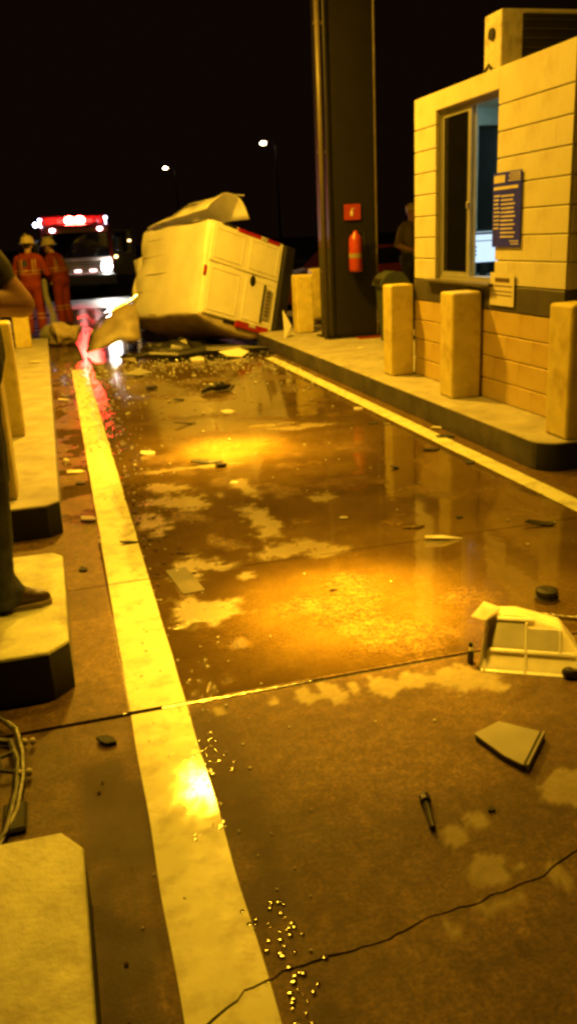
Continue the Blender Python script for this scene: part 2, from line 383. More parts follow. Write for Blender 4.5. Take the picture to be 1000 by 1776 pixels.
# painted edge lines (a strip for each slab, split at the joints and the crack)
ln = bpy.data.objects.new('edge_line', None); COL.objects.link(ln); tag(ln, kind='structure')
for (f0, f1, ny) in SLABS[:5]:
    grid_strip('paint_strip', (lambda x, f=f0: max(f(x + .09), -1.5) + .001), (lambda x, f=f1: f(x + .09) - .001), [-.0 + .02 * i for i in range(11)], max(6, ny // 2), .0035, 'paint', ln, 'line', 0,
               lambda y: lineL(y) + .004 * noise.noise(Vector((y * 3, 0, 4))))
for (f0, f1, ny) in SLABS[2:5]:
    grid_strip('paint_strip', (lambda x, f=f0: f(x) + .001), (lambda x, f=f1: min(f(x), 11.6) - .001), [2.785 + .02 * i for i in range(8)], max(4, ny // 4), .0035, 'paint', ln, False, 0,
               lambda y: .004 * noise.noise(Vector((y * 3, 0, 9))))

# ------------------------------------------------------------------ kerbs
def kerb(name, poly, top, side, label, h=.2, endmat=None):
    t = thing(name, label, 'kerb')
    b = bmesh.new(); lo = [b.verts.new((x, y, .002)) for x, y in poly]; hi = [b.verts.new((x, y, h)) for x, y in poly]; n = len(poly)
    b.faces.new(lo[::-1]); tf = b.faces.new(hi); tf.material_index = 0
    for k in range(n):
        f = b.faces.new((lo[k], lo[(k + 1) % n], hi[(k + 1) % n], hi[k])); f.material_index = 1
        if endmat and endmat(poly[k], poly[(k + 1) % n]): f.material_index = 2
    bmesh.ops.recalc_face_normals(b, faces=b.faces[:])
    bmesh.ops.bevel(b, geom=[e for e in b.edges if all(v.co.z > h - .01 for v in e.verts)], offset=.012, segments=2, profile=.5, affect='EDGES', material=0)
    me = bpy.data.meshes.new('kerb_body'); b.to_mesh(me); b.free()
    for q in (top, side, 'kblack'): me.materials.append(MT[q])
    new_obj('kerb_body', me, None, t); return t
isY = lambda p, q: abs(p[0] - q[0]) > abs(p[1] - q[1]) * .8
kerb('kerb_block', [(-1.3, -1.0), (-.085, -1.0), (-.085, 1.83), (-.135, 1.905), (-1.3, 1.93)], 'kerb', 'kblack', 'pale painted kerb block in the bottom left corner, nearest the camera', .2)
kerb('kerb_block', [(-1.3, 2.95), (-.16, 2.95), (-.085, 3.03), (-.085, 3.98), (-.13, 4.05), (-1.3, 4.07)], 'kerb', 'kerbc', 'pale kerb block with black end, under the brown shoe', .2, isY)
kerb('kerb_block', [(-1.3, 4.88), (-.16, 4.88), (-.085, 4.95), (-.085, 14.6), (-.16, 14.7), (-1.3, 14.7)], 'kerbc', 'kerbc', 'long kerb island with black end carrying the left yellow posts', .2, isY)
arc = [(3.04 + .16 - .16 * math.cos(a * PI / 16), 4.9 + .16 - .16 * math.sin(a * PI / 16)) for a in range(0, 9)]
kerb('kerb_island', arc + [(8.5, 4.9), (8.5, 16.5), (3.04, 16.5)], 'kerbc', 'kdark', 'dark sided kerb island under the toll booth', .2, lambda p, q: p[0] > 3.05 and q[1] < 5.0)

# ------------------------------------------------------------------ yellow posts
def post(x, y, w, h, label, group, z=.2, chip=0):
    t = thing('yellow_bollard', label, 'bollard', (x, y, z), (0, 0, random.uniform(-.03, .03)), group)
    m = MB().box(-w / 2, w / 2, -w / 2, w / 2, 0, h, .02, 2); o = m.build('shaft', 'yellow', t)
    crumple(o, .004, 5, x)
    return t
G1 = 'yellow concrete posts guarding the booth'
post(3.355, 8.15, .24, .89, 'yellow square concrete post at the far corner of the booth', G1)
post(3.35, 6.76, .265, .885, 'yellow square concrete post below the booth window', G1)
post(3.36, 5.06, .27, .89, 'yellow square concrete post cut off by the right picture edge', G1)
G2 = 'yellow posts on the left island'
post(-.43, 5.18, .235, .88, 'nearest yellow post on the left island behind the dark jeans', G2)
post(-.42, 7.0, .235, .88, 'second yellow post on the left island, below the elbow', G2)
post(-.43, 13.5, .235, .88, 'far yellow post on the left island before the crew in orange', G2)
post(3.66, 12.6, .26, .84, 'shaded yellow post between the overturned van and the column', 'yellow posts behind the column')
post(4.28, 13.9, .22, .87, 'far yellow post half hidden by the drain pipe of the column', 'yellow posts behind the column')
t = thing('yellow_barrier', 'low yellow barrier panel between two posts behind the column', 'barrier', (0, 0, .2))
MB().add([(3.8, 13.2, .75), (4.4, 13.2, .75), (4.4, 13.2, .1), (4.22, 13.2, .12), (4.1, 13.2, .34), (3.8, 13.2, .36)], [(0, 1, 2, 3, 4, 5)])
m = MB(); m.add([(3.8, 13.2, .74), (4.4, 13.2, .74), (4.4, 13.2, .0), (4.2, 13.2, .0), (4.15, 13.2, .28), (3.8, 13.2, .42), (3.8, 13.28, .74), (4.4, 13.28, .74), (4.4, 13.28, .0), (4.2, 13.28, .0), (4.15, 13.28, .28), (3.8, 13.28, .42)],
      [(0, 1, 2, 3, 4, 5), (11, 10, 9, 8, 7, 6), (0, 6, 7, 1), (1, 7, 8, 2), (2, 8, 9, 3), (3, 9, 10, 4), (4, 10, 11, 5), (5, 11, 6, 0)]).build('panel', 'yellow', t)
MB().tube([(3.8, 13.24, .1), (4.2, 13.24, .1)], .015).build('lower_rail', 'pipe', t)
MB().box(3.8, 3.86, 13.2, 13.28, 0, .43).build('foot', 'yellow', t)

# ------------------------------------------------------------------ toll canopy, column, lamps
cn = thing('toll_canopy', 'flat roof canopy spanning the toll lane above the picture', 'canopy')
box('roof_deck', 'canopy', cn, -7, 9, -7, 12.6, 5.62, 5.95, .02)
box('fascia', 'coldark', cn, -7.05, 9.05, 12.6, 12.7, 5.4, 6.1, .01)
for (x, y, z, s, beams, lab) in CANOPY_LAMPS:
    t = thing('canopy_lamp', lab, 'lamp', (x, y, z), (0, 0, 0), 'sodium lamps under the canopy')
    MB().box(-.3, .3, -.22, .22, .01, .2, .02).build('housing', 'alu', t)
    ml = MT['sodium'].copy(); ml.node_tree.nodes['Principled BSDF'].inputs['Emission Strength'].default_value = s
    MB().add([(-.25, -.17, 0), (.25, -.17, 0), (.25, .17, 0), (-.25, .17, 0)], [(3, 2, 1, 0)]).build('lens', ml, t)
    MB().tube([(0, 0, .19), (0, 0, .225)], .03).build('hanger', 'alu', t)
    for bw, cone in beams:
        ld = bpy.data.lights.new('beam', 'SPOT'); ld.energy = bw; ld.color = SODIUM; ld.spot_size = math.radians(cone); ld.spot_blend = 1.0; ld.shadow_soft_size = .15
        lo_ = bpy.data.objects.new('beam', ld); COL.objects.link(lo_); lo_.parent = t; lo_.location = (0, 0, -.02)
col = thing('canopy_column', 'tall dark steel column with drain pipe behind the booth', 'column', (4.1, 11.72, .2))
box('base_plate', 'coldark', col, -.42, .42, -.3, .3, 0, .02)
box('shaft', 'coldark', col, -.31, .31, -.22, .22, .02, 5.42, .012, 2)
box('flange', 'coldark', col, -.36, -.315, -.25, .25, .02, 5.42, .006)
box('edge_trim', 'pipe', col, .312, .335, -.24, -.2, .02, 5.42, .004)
MB().tube([(-.42, -.2, .0), (-.42, -.2, 5.42)], .038, 12).build('drain_pipe', 'pipe', col, smooth=True)
for z in (.9, 2.4, 3.9): MB().box(-.47, -.35, -.215, -.185, z, z + .04).build('pipe_clip', 'pipe', col)
box('plinth', 'redpaint', col, -.05, .7, -.5, -.32, 0, .012)
# fire extinguisher and sign
fx = thing('fire_extinguisher', 'red fire extinguisher hanging on the dark column', 'extinguisher', (4.08, 11.39, 1.09))
MB().lathe([(.03, 0), (.085, .0), (.09, .03), (.09, .4), (.075, .46), (.035, .5), (.03, .53)], 20).build('cylinder', 'ext', fx, smooth=True)
MB().box(-.05, .05, -.02, .02, .53, .555).box(-.07, .02, -.012, .012, .575, .59, M_=Matrix.Rotation(.2, 4, 'Y')).build('valve', 'black', fx)
MB().tube([(.03, 0, .54), (.11, -.02, .5), (.12, -.03, .3), (.11, -.02, .12)], .012, 8).build('hose', 'black', fx)
MB().lathe([(.0915, .18), (.0915, .24)], 20).build('label_band', 'khaki', fx)
fs = thing('fire_sign', 'small square red fire equipment sign above the extinguisher', 'sign', (4.08, 11.485, 1.86))
box('plate', 'ext', fs, -.115, .115, -.006, .006, -.1, .1, .002)
MB().lathe([(.016, -.05), (.02, -.045), (.02, .012), (.008, .02), (.008, .04)], 10, Matrix.Translation((-.01, -.006, 0)) @ Matrix.Scale(.25, 4, (0, 1, 0))).box(-.02, .03, -.009, -.006, .04, .048).build('symbol', 'print', fs)
# litter bin
bn = thing('litter_bin', 'grey green litter bin with hooded lid beside the column', 'bin', (4.32, 10.75, .2)); bn.scale = (.88, .88, .92)
MB().lathe([(.14, 0), (.16, .02), (.235, .72), (.25, .74), (.25, .78), (.24, .79)], 4, Matrix.Rotation(PI / 4, 4, 'Z')).build('tub', 'binm', bn)
hood = MB()
N_ = 10
pr = [(-.22, 0), (-.2, .07), (-.13, .15), (0, .19), (.12, .17), (.2, .08), (.24, 0)]
for sx in (0,): hood.add([(x, -.19, z) for x, z in pr] + [(x, .19, z) for x, z in pr], [tuple(range(7)), tuple(range(13, 6, -1))] + [(k, k + 7, k + 8, k + 1) for k in range(6)])
hood.build('lid', 'binm', bn, (0, 0, .79)); 
MB().box(-.226, -.15, -.12, .12, .01, .1, .01).build('mouth', 'black', bn, (0, 0, .79))
MB().box(-.1, .0, -.174, -.166, .25, .55).build('sticker', 'print', bn)

# ------------------------------------------------------------------ toll booth
bt = thing('toll_booth', 'cream block toll booth with sliding window and dark sill band', 'booth', (3.5, 5.45, .2))
BL = 2.62; BW = 1.75   # local: x into the booth, y along the lane, z from the island
WY0, WY1, WZ0, WZ1 = 1.02, 2.15, .955, 2.38
def bbox(name, m, *a, bev=0): return box(name, m, bt, *a, bev)
# mortar backing (thin walls with the openings left free)
m = MB(); T = .03
m.box(T, .14, .02, WY0, .0, 2.53).box(T, .14, WY1, BL - .02, .0, 2.53).box(T, .14, WY0, WY1, .0, WZ0).box(T, .14, WY0, WY1, WZ1, 2.53)
m.build('front_wall_core', 'mortar', bt)
MB().box(.14, BW, T, .14, .0, 2.53).build('end_wall_core', 'mortar', bt)
m = MB(); m.box(.14, .59, BL - .14, BL - .01, 0, 2.53).box(.59, 1.55, BL - .14, BL - .01, 0, .95).box(.59, 1.55, BL - .14, BL - .01, 2.3, 2.53).box(1.55, BW, BL - .14, BL - .01, 0, 2.53)
m.build('far_wall', 'wallin', bt)
MB().box(BW - .12, BW, .14, BL - .14, 0, 2.53).build('back_wall', 'wallin', bt)
MB().box(.141, .15, .15, WY0, .02, 2.5).box(.141, .15, WY1, BL - .15, .02, 2.5).build('inner_lining', 'wallin', bt)
box('roof_slab', 'cream', bt, .02, BW, .02, BL - .02, 2.45, 2.531)
MB().box(.59, 1.55, BL - .09, BL - .07, .95, 2.3).build('far_window', 'dglass', bt)
# blocks
bmesh_cache = {}
def block(name, m, y0, y1, z0, z1, d=.028, end=False):
    key = (m, round(y1 - y0, 3), round(z1 - z0, 3), end)
    if key not in bmesh_cache:
        b = MB()
        w, h = y1 - y0, z1 - z0
        if end: b.box(.0015, w - .0015, 0, T, .004, h - .004, .004)
        else:
            c_ = .005; P_ = [(T, .004), (c_, .004), (0, .004 + c_), (0, h - .004 - c_), (c_, h - .004), (T, h - .004)]
            b.add([(x, .0012, z) for x, z in P_] + [(x, w - .0012, z) for x, z in P_], [tuple(range(6)), tuple(range(11, 5, -1))] + [(k, k + 6, (k + 1) % 6 + 6, (k + 1) % 6) for k in range(6)])
        o = b.build(name, m, bt); bmesh_cache[key] = o.data
    else: o = new_obj(name, bmesh_cache[key], None, bt)
    o.location = (y0, 0, z0) if end else (random.uniform(0, .0006), y0, z0)
    return o
rows = [(0, .17, 'ywall'), (.17, .36, 'ywall'), (.36, .55, 'ywall'), (.55, .74, 'ywall')] + [(.94 + .19 * k, .94 + .19 * (k + 1), 'cream') for k in range(7)] + [(2.27, 2.54, 'cream')]
for ri, (z0, z1, mm) in enumerate(rows):
    spans = [(0, BL)]
    if z0 >= .94 and z1 < WZ1: spans = [(0, WY0), (WY1, BL)]
    if z0 > 2.2: spans = [(0, WY0), (WY1, BL)]
    for a, b in spans:
        y = a; first = True
        while y < b - .01:
            l = .40 if not (first and ri % 2) else .2
            if z0 > 2.2: l = 3
            e = min(b, y + l)
            if b - e < .1: e = b
            block('wall_block', mm, y, e, z0, z1); y = e; first = False
    if z0 > 2.2: block('lintel', mm, WY0, WY1, WZ1, z1)
    y = 0.032; first = True
    while y < BW - .01:
        l = .40 if not (first and ri % 2) else .2
        e = min(BW, y + l)
        if BW - e < .1: e = BW
        block('wall_block', mm, y, e, z0, z1, end=True); y = e; first = False
MB().box(-.006, T, -.006, BL + .002, .744, .936, .004).build('sill_band', 'band', bt)
MB().box(.0305, BW, -.006, T, .744, .936, .004).build('sill_band', 'band', bt)
MB().box(-.07, .1, WY0 - .02, WY1 + .12, .925, .953, .006).build('counter_ledge', 'band', bt)
# window frame and glass
fr = MB(); f = .035
fr.box(.04, .11, WY0, WY1, WZ0, WZ0 + f).box(.04, .11, WY0, WY1, WZ1 - f, WZ1).box(.04, .11, WY0, WY0 + .02, WZ0 + f, WZ1 - f).box(.04, .11, WY1 - f, WY1, WZ0 + f, WZ1 - f)
wf = fr.build('window_frame', 'alu', bt)
ym = 1.585
sash = MB().box(.05, .075, ym - .02, ym + .035, WZ0 + f, WZ1 - f).box(.05, .075, WY1 - f - .03, WY1 - f, WZ0 + f, WZ1 - f).box(.05, .075, ym + .035, WY1 - f - .03, WZ0 + f, WZ0 + f + .03).box(.05, .075, ym + .035, WY1 - f - .03, WZ1 - f - .03, WZ1 - f)
sash.build('sash', 'alu', wf)
MB().box(.06, .066, ym + .035, WY1 - f - .03, WZ0 + f + .03, WZ1 - f - .03).build('pane', 'dglass', wf)
MB().box(.082, .1, ym - .035, ym + .005, WZ0 + f, WZ1 - f).build('sliding_stile', 'wallin', wf)
MB().box(.03, .05, ym - .01, ym + .02, 1.55, 1.6, .004).build('latch', 'alu', wf)
# desk, monitor, keyboard, tube light
ds = thing('desk', 'narrow pale desk inside the booth window under the screen', 'desk', (3.5, 5.45, .2))
box('desk_top', 'wallin', ds, .16, .9, .9, BL - .15, .9, .94); box('desk_panel', 'wallin', ds, .8, .83, .95, BL - .2, .01, .9)
mo = thing('monitor', 'bright computer screen inside the open booth window', 'monitor', (3.96, 7.52, 1.14), (0, 0, .12))
MB().box(-.2, .2, 0, .03, .13, .43, .006).build('case', 'black', mo)
sc_ = MB().box(-.19, .19, -.004, -.001, .14, .41).build('screen', 'scr', mo)
for z in (.2, .235, .27): MB().box(-.15, -.09, -.0075, -.005, z, z + .014).build('print_mark', 'scrink', sc_)
MB().box(-.15, .17, -.0075, -.005, .325, .333).box(-.19, .19, -.0075, -.005, .385, .405).build('print_line', 'scrink', sc_)
MB().box(-.03, .03, 0, .03, .02, .13).box(-.1, .1, -.06, .08, .0, .02, .004).build('stand', 'black', mo)
kb = tag(box('keyboard', 'wallin', None, 0, .36, 0, .14, 0, .025, .006), 'pale keyboard on the desk below the screen', 'keyboard'); kb.location = (3.75, 7.2, 1.141)
tl = thing('tube_light', 'fluorescent tube on the booth ceiling', 'lamp', (4.35, 6.9, 2.6))
MB().box(-.05, .05, -.5, .5, .0, .045, .005).build('batten', 'wallin', tl)
MB().tube([(0, -.48, -.018), (0, .48, -.018)], .014, 10).build('tube', 'tube', tl)
# tariff poster and notice
ps = thing('tariff_poster', 'blue tariff poster with rows of white lines beside the booth window', 'poster', (3.487, 6.28, 1.71))
box('sheet', 'blue', ps, -.002, .002, -.215, .215, -.275, .275)
pr_ = MB()
pr_.box(-.0045, -.0025, .03, .2, .2, .255)
for k in range(11):
    z = .1 - k * .03
    if k < 9: pr_.box(-.0045, -.0025, .11 + random.uniform(-.01, .02), .195, z, z + .011)
    pr_.box(-.0045, -.0025, -.13 + random.uniform(-.015, .03), .085, z - .004, z + .007)
for k in range(4): pr_.box(-.0045, -.0025, -.2, -.02 - .02 * (k % 2), .205 + k * .017, .213 + k * .017)
pr_.box(-.0045, -.0025, -.17, .2, .15, .172)
pr_.box(-.0045, -.0025, -.2, -.06, -.235, -.228).box(-.0045, -.0025, -.2, -.08, -.255, -.248)
pr_.build('printed_lines', 'print', ps)
nt_ = thing('paper_notice', 'small cream paper notice taped over the dark sill band', 'notice', (3.482, 6.31, 1.115))
box('sheet', 'paper', nt_, -.0015, .0015, -.19, .19, -.13, .125)
MB().box(-.004, -.002, -.12, .11, .055, .085).box(-.004, -.002, -.16, .16, .02, .027).box(-.004, -.002, -.16, .16, -.02, -.014).box(-.004, -.002, -.16, .16, -.05, -.044).build('printed_lines', 'ink', nt_)
# air conditioner on the roof
ac = thing('air_conditioner', 'stained air conditioner outdoor unit on the booth roof', 'air conditioner', (4.02, 7.42, 2.735))
MB().box(0, .86, 0, .31, .03, .62, .018, 2).build('casing', 'ac', ac)
for x in (.08, .72): MB().box(x, x + .06, .0, .31, 0, .03).build('foot', 'black', ac)
gr = MB().box(.2, .84, -.012, -.002, .07, .58).build('grille_panel', 'acdark', ac)
for k in range(7): MB().box(.2, .84, -.02, -.0125, .1 + .072 * k, .106 + .072 * k).build('grille_bar', 'band', gr)
MB().lathe([(.04, -.03), (.05, 0), (.05, .02)], 12, Matrix.Translation((0, .15, .45)) @ Matrix.Rotation(-PI / 2, 4, 'Y')).build('service_knob', 'black', ac)
MB().tube([(-.01, .2, .1), (-.05, .18, .16), (-.05, .12, .2), (-.02, .05, .12), (.02, -.03, .06)], .016, 8).tube([(-.01, .16, .05), (-.04, .15, .11), (-.04, .08, .1), (.03, -.03, .04)], .014, 8).build('pipes', 'acdark', ac)

# ------------------------------------------------------------------ the overturned van
R = [[-0.42305121767663256, -0.2523266464812105, -0.870263713306412], [0.9033007810909851, -0.1929578298849169, -0.38316442262626593], [-0.07124160373499977, -0.9482080675472286, 0.30955790174960096]]
van = thing('overturned_van', 'white delivery van lying on its side with crushed front and torn panel', 'van')
van.matrix_world = Matrix.Translation((3.476, 13.264, .80)) @ Matrix(R).to_4x4()
VW, VH, VL = .70, 1.44, 1.82
def rounded_shell():
    b = bmesh.new(); bmesh.ops.create_cube(b, size=1)
    for v in b.verts: v.co = Vector(((v.co.x + .5) * VL, v.co.y * 2 * VW, (v.co.z + .5) * VH))
    bmesh.ops.bevel(b, geom=b.edges[:], offset=.055, segments=3, profile=.5, affect='EDGES')
    bmesh.ops.subdivide_edges(b, edges=[e for e in b.edges if e.calc_length() > .3], cuts=7, use_grid_fill=True)
    return b
b = rounded_shell()
for v in b.verts:
    v.co += Vector(noise.noise_vector(v.co * 2.2)) * .03
    k = sm(1.5, 1.82, v.co.x); v.co += Vector(noise.noise_vector(v.co * 4 + Vector((4, 0, 0)))) * .09 * k
for v in b.verts:
    if v.co.y > VW - .1: v.co.y += .17 * (max(0, math.sin(PI * min(1, max(0, v.co.z / VH)))) ** .8) * sm(VW - .1, VW - .02, v.co.y)
me = bpy.data.meshes.new('body'); b.to_mesh(me); b.free(); me.materials.append(MT['white']); me.materials.append(MT['under'])
for p in me.polygons:
    p.use_smooth = True
    if p.center.y > VW - .03 or p.center.z < .03: p.material_index = 1
body = new_obj('body', me, None, van)
# crushed cab beyond the cargo box
b = bmesh.new(); bmesh.ops.create_grid(b, x_segments=16, y_segments=18, size=1)
for v in b.verts:
    a = (v.co.y) * PI; u = (v.co.x + 1) / 2
    r = 1 - .35 * u
    v.co = Vector((VL - .05 + u * .75, max(-1, min(1, 1.35 * math.cos(a))) * VW * .96 * r, VH * .48 + max(-1, min(1, 1.35 * math.sin(a))) * VH * .45 * r))
    v.co += Vector(noise.noise_vector(v.co * 3.1)) * .12 + Vector(noise.noise_vector(v.co * 9)) * .04
cab = MB(); cab.merge(b); cab = cab.build('crushed_cab', 'white', van)
solid(cab, .004)
for y, x0 in ((-.52, .95), (-.26, 1.0), (.02, .9), (.28, .95), (.5, 1.0)):
    MB().box(x0, VL - .06, y - .006, y + .006, VH - .006, VH + .007, .003).build('roof_rib', 'white', body)
for s in (-1, 1): MB().tube([(.02, s * (VW - .02), VH - .03), (VL - .05, s * (VW - .02), VH - .03)], .012, 8).build('roof_gutter', 'black' if s < 0 else 'white', body)
# rear doors
def rear_door(y0, y1, lab):
    d = MB()
    # frame bars round the two recessed panels
    zs = (.06, .70, .76, VH - .07)
    bar = .045
    d.box(-.028, -.004, y0, y1, zs[0], zs[3], .012, 2)
    o = d.build('rear_door', 'white', van)
    for (z0, z1) in ((zs[0] + .06, zs[1] - .03), (zs[2] + .03, zs[3] - .05)):
        q = MB(); a, c = y0 + .06, y1 - .06
        for (p0, p1, r0, r1) in ((a, c, z0, z0 + .018), (a, c, z1 - .018, z1), (a, a + .018, z0 + .018, z1 - .018), (c - .018, c, z0 + .018, z1 - .018)):
            q.box(-.036, -.0285, p0, p1, r0, r1, .003)
        pf = q.build('panel_frame', 'white', o)
        MB().box(-.0302, -.0284, a + .02, c - .02, z0 + .02, z1 - .02).build('panel', 'white' , o)
    return o
d1 = rear_door(-.655, -.105, '')
d2 = rear_door(-.085, .655, '')
MB().lathe([(.05, 0), (.055, .006), (.03, .01)], 16, Matrix.Translation((-.03, -.0, .55)) @ Matrix.Rotation(-PI / 2, 4, 'Y') @ Matrix.Scale(1.5, 4, (0, 1, 0))).build('handle_hole', 'black', d2)
pl = MB().box(-.052, -.04, .06, .52, .16, .29, .004).build('number_plate', 'grey', d2)
gl = MB()
for k in range(7): gl.box(-.056, -.0525, .1 + k * .056, .1 + k * .056 + .03, .19, .262)
gl.build('plate_marks', 'ink', pl)
MB().box(-.05, -.03, .0, .58, .29, .33, .008).build('plate_hood', 'black', d2)
for s in (-1, 1):
    tlamp = MB().box(-.03, .05, s * .655 - .035, s * .655 + .05 * (s > 0) + .035, .12, .95 if s < 0 else .75, .012).build('tail_lamp', 'red', van)
    MB().box(-.036, -.0305, s * .655 - .03, s * .655 + .03, .38, .5).build('lamp_section', 'amberless' if False else 'trans', tlamp)
    MB().box(-.02, .06, s * .68 - .02, s * .68 + .03, .96 if s < 0 else .76, 1.2 if s < 0 else .98, .01).build('lamp_trim', 'black', van)
MB().box(-.09, .04, -.68, .68, -.16, .05, .03, 2).build('rear_bumper', 'black', van)
MB().box(-.03, -.003, -.02, .12, VH - .05, VH - .005, .006).build('door_hinge', 'red', van)
MB().box(.1, VL, -.6, .6, -.12, .0).tube([(.2, -.25, -.16), (1.7, -.22, -.15)], .04).tube([(.55, -.6, -.16), (.55, .6, -.16)], .05).build('chassis', 'black', van)
def wheel(parent, loc, rot=(0, 0, 0)):
    w = MB().lathe([(.17, -.08), (.25, -.085), (.285, -.06), (.285, .06), (.25, .085), (.17, .08)], 28).build('wheel', 'rubber', parent, loc, rot, True)
    MB().lathe([(.05, -.07), (.168, -.075), (.168, .06), (.06, .03)], 20).build('rim', 'grey', w, smooth=True); return w
for s in (-1, 1): wheel(van, (.55, s * .6, -.16), (PI / 2, 0, 0))
# torn side panel lifted above the upper side
b = bmesh.new(); nx, ny = 22, 14; VV = []
for i in range(nx + 1):
    row = []
    for j in range(ny + 1):
        u, v = i / nx, j / ny       # u from front roof edge towards rear, v from roof edge to underside
        x = 1.78 - 1.62 * u; z = VH - .02 - v * (.20 + .62 * u)
        lift = .04 + .46 * (u ** .7) * (math.sin(PI * min(1, .04 + v * .86)) ** .7)
        p = Vector((x + .05 * v, -VW - lift, z))
        p += Vector(noise.noise_vector(p * 3.5)) * .045 * (v * (1 - v) * 4 + .15)
        row.append(b.verts.new(p))
    VV.append(row)
for i in range(nx):
    for j in range(ny):
        if 3 <= j <= 4 and 3 <= i <= 14 and not (j == 4 and i < 6): continue
        b.faces.new((VV[i][j], VV[i + 1][j], VV[i + 1][j + 1], VV[i][j + 1]))
tp = MB(); tp.merge(b); tp = tp.build('torn_side_panel', 'white', van, smooth=True); solid(tp, .006)
MB().tube([(1.5, -VW - .1, VH - .1), (.9, -VW - .36, 1.25), (.3, -VW - .50, 1.0), (.12, -VW - .52, .82)], .012, 6).build('bent_strip', 'grey', van)
# torn front wing lying left of the van
b = bmesh.new(); n1, n2 = 20, 12; VV = []
for i in range(n1 + 1):
    row = []
    for j in range(n2 + 1):
        u, v = i / n1, j / n2
        x = .5 + .82 * u; z = .05 + .62 * (math.sin(PI * .5 * min(1, u * 1.15)) ** .8) * (1 - .8 * v ** 1.8)
        y = 13.75 - .42 * v + .1 * u
        p = Vector((x - .03 * v, y, z)); p += Vector(noise.noise_vector(p * 3.5)) * .06 + Vector(noise.noise_vector(p * 11)) * .012
        p.z = max(p.z, .015); row.append(b.verts.new(p))
    VV.append(row)
for i in range(n1):
    for j in range(n2): b.faces.new((VV[i][j], VV[i + 1][j], VV[i + 1][j + 1], VV[i][j + 1]))
fw = thing('torn_wing', 'crumpled front wing torn off the van, lying at its crushed end', 'car part')
q = MB(); q.merge(b); q = q.build('sheet', 'whiter', fw, smooth=True); solid(q, .006)
MB().tube([(.49, 13.72, .06), (.56, 13.72, .26), (.70, 13.73, .46), (.92, 13.76, .62), (1.12, 13.8, .70), (1.34, 13.84, .82)], [.018, .025, .02, .026, .02, .02], 8).build('chrome_edge', 'chrome', fw)
q = tag(MB().ball((1.75, 12.95, .08), (.5, .25, .11), 24, 14).build('engine_lump', 'black'), 'dark crushed engine lump under the front of the wreck', 'car part'); crumple(q, .10, 4); crumple(q, .03, 14)
for v in q.data.vertices: v.co.z = max(v.co.z, .004)
q = tag(MB().tube([(.95, 12.5, .05), (1.3, 12.4, .07), (1.7, 12.35, .06), (2.1, 12.4, .08), (2.6, 12.3, .06), (3.0, 12.2, .05)], [.03, .05, .045, .055, .05, .03], 8).build('torn_bumper', 'black'), 'black plastic bumper strip lying crushed in front of the van', 'bumper'); crumple(q, .05, 5)
def shard(name, m, loc, size, th, rz, tilt=(0, 0), label='', cat='debris', sides=5, seed=1, group=None):
    rnd = random.Random(seed)
    poly = [(size[0] / 2 * math.cos(2 * PI * (k + rnd.uniform(-.25, .25)) / sides) * rnd.uniform(.75, 1.1), size[1] / 2 * math.sin(2 * PI * (k + rnd.uniform(-.25, .25)) / sides) * rnd.uniform(.75, 1.1)) for k in range(sides)]
    b = MB(); b.prism(poly, 0, th)
    o = b.build(name, m, None)
    for v in o.data.vertices: v.co.z += .12 * size[0] * noise.noise(Vector((v.co.x * 9, v.co.y * 9, seed)))
    R_ = Matrix.Rotation(rz, 4, 'Z') @ Matrix.Rotation(tilt[0], 4, 'X') @ Matrix.Rotation(tilt[1], 4, 'Y')
    zmin = min((R_ @ v.co).z for v in o.data.vertices)
    o.matrix_world = Matrix.Translation((loc[0], loc[1], (loc[2] if len(loc) > 2 else 0) + .001 - zmin)) @ R_
    return tag(o, label, cat, group)
GD = 'wreckage scattered on the wet lane'
shard('metal_scrap', 'chrome', (.98, 12.75), (.36, .2), .02, .4, (.35, .1), 'shiny bent metal scrap on the dark spill near the wing', 'debris', 6, 3, GD)
shard('metal_scrap', 'chrome', (1.0, 12.2), (.3, .16), .02, .1, (.2, .2), 'second shiny metal scrap just in front of the crushed wing', 'debris', 5, 4, GD)
shard('plastic_shard', 'white', (2.45, 12.0), (.5, .3), .012, .3, (.1, .0), 'pale plastic shard on the black spill under the van', 'debris', 5, 9, GD)
shard('plastic_shard', 'trans', (1.9, 11.9), (.22, .16), .01, .3, (.2, .0), 'small pale shard on the black spill below the van corner', 'debris', 5, 11, GD)
shard('white_fragment', 'white', (3.24, 12.1, .2), (.2, .5), .014, .1, (1.2, 0.3), 'white panel fragment standing between the van and the post', 'debris', 3, 6, GD)
shard('plastic_shard', 'grey', (.99, 11.05), (.42, .4), .012, .2, (0.06, 0.05), 'flat grey panel piece in front of the wing reflections', 'debris', 4, 12, GD)
shard('plastic_shard', 'black', (1.01, 9.84), (.16, .1), .02, .2, (0, .1), 'small black scrap left of the dark clump on the lane', 'debris', 5, 13, GD)
for k, (x, y, a, sz) in enumerate(((1.66, 9.25, .3, .34), )):
    cl = thing('dark_clump', 'tangled dark engine parts on the lane before the van', 'debris', (x, y, 0), (0, 0, a), GD)
    o = MB().tube([(-.18, 0, .03), (-.05, .05, .06), (.08, -.02, .05), (.2, .04, .03)], [.02, .04, .045, .02], 8).build('hose', 'black', cl); crumple(o, .02, 14)
    o = MB().ball((.03, 0, .06), (.09, .07, .05), 10, 7).build('casing', 'black', cl); crumple(o, .02, 12)
    MB().tube([(-.05, -.08, .015), (.12, -.1, .02), (.2, -.04, .05)], .012, 6).build('bracket', 'steel', cl)
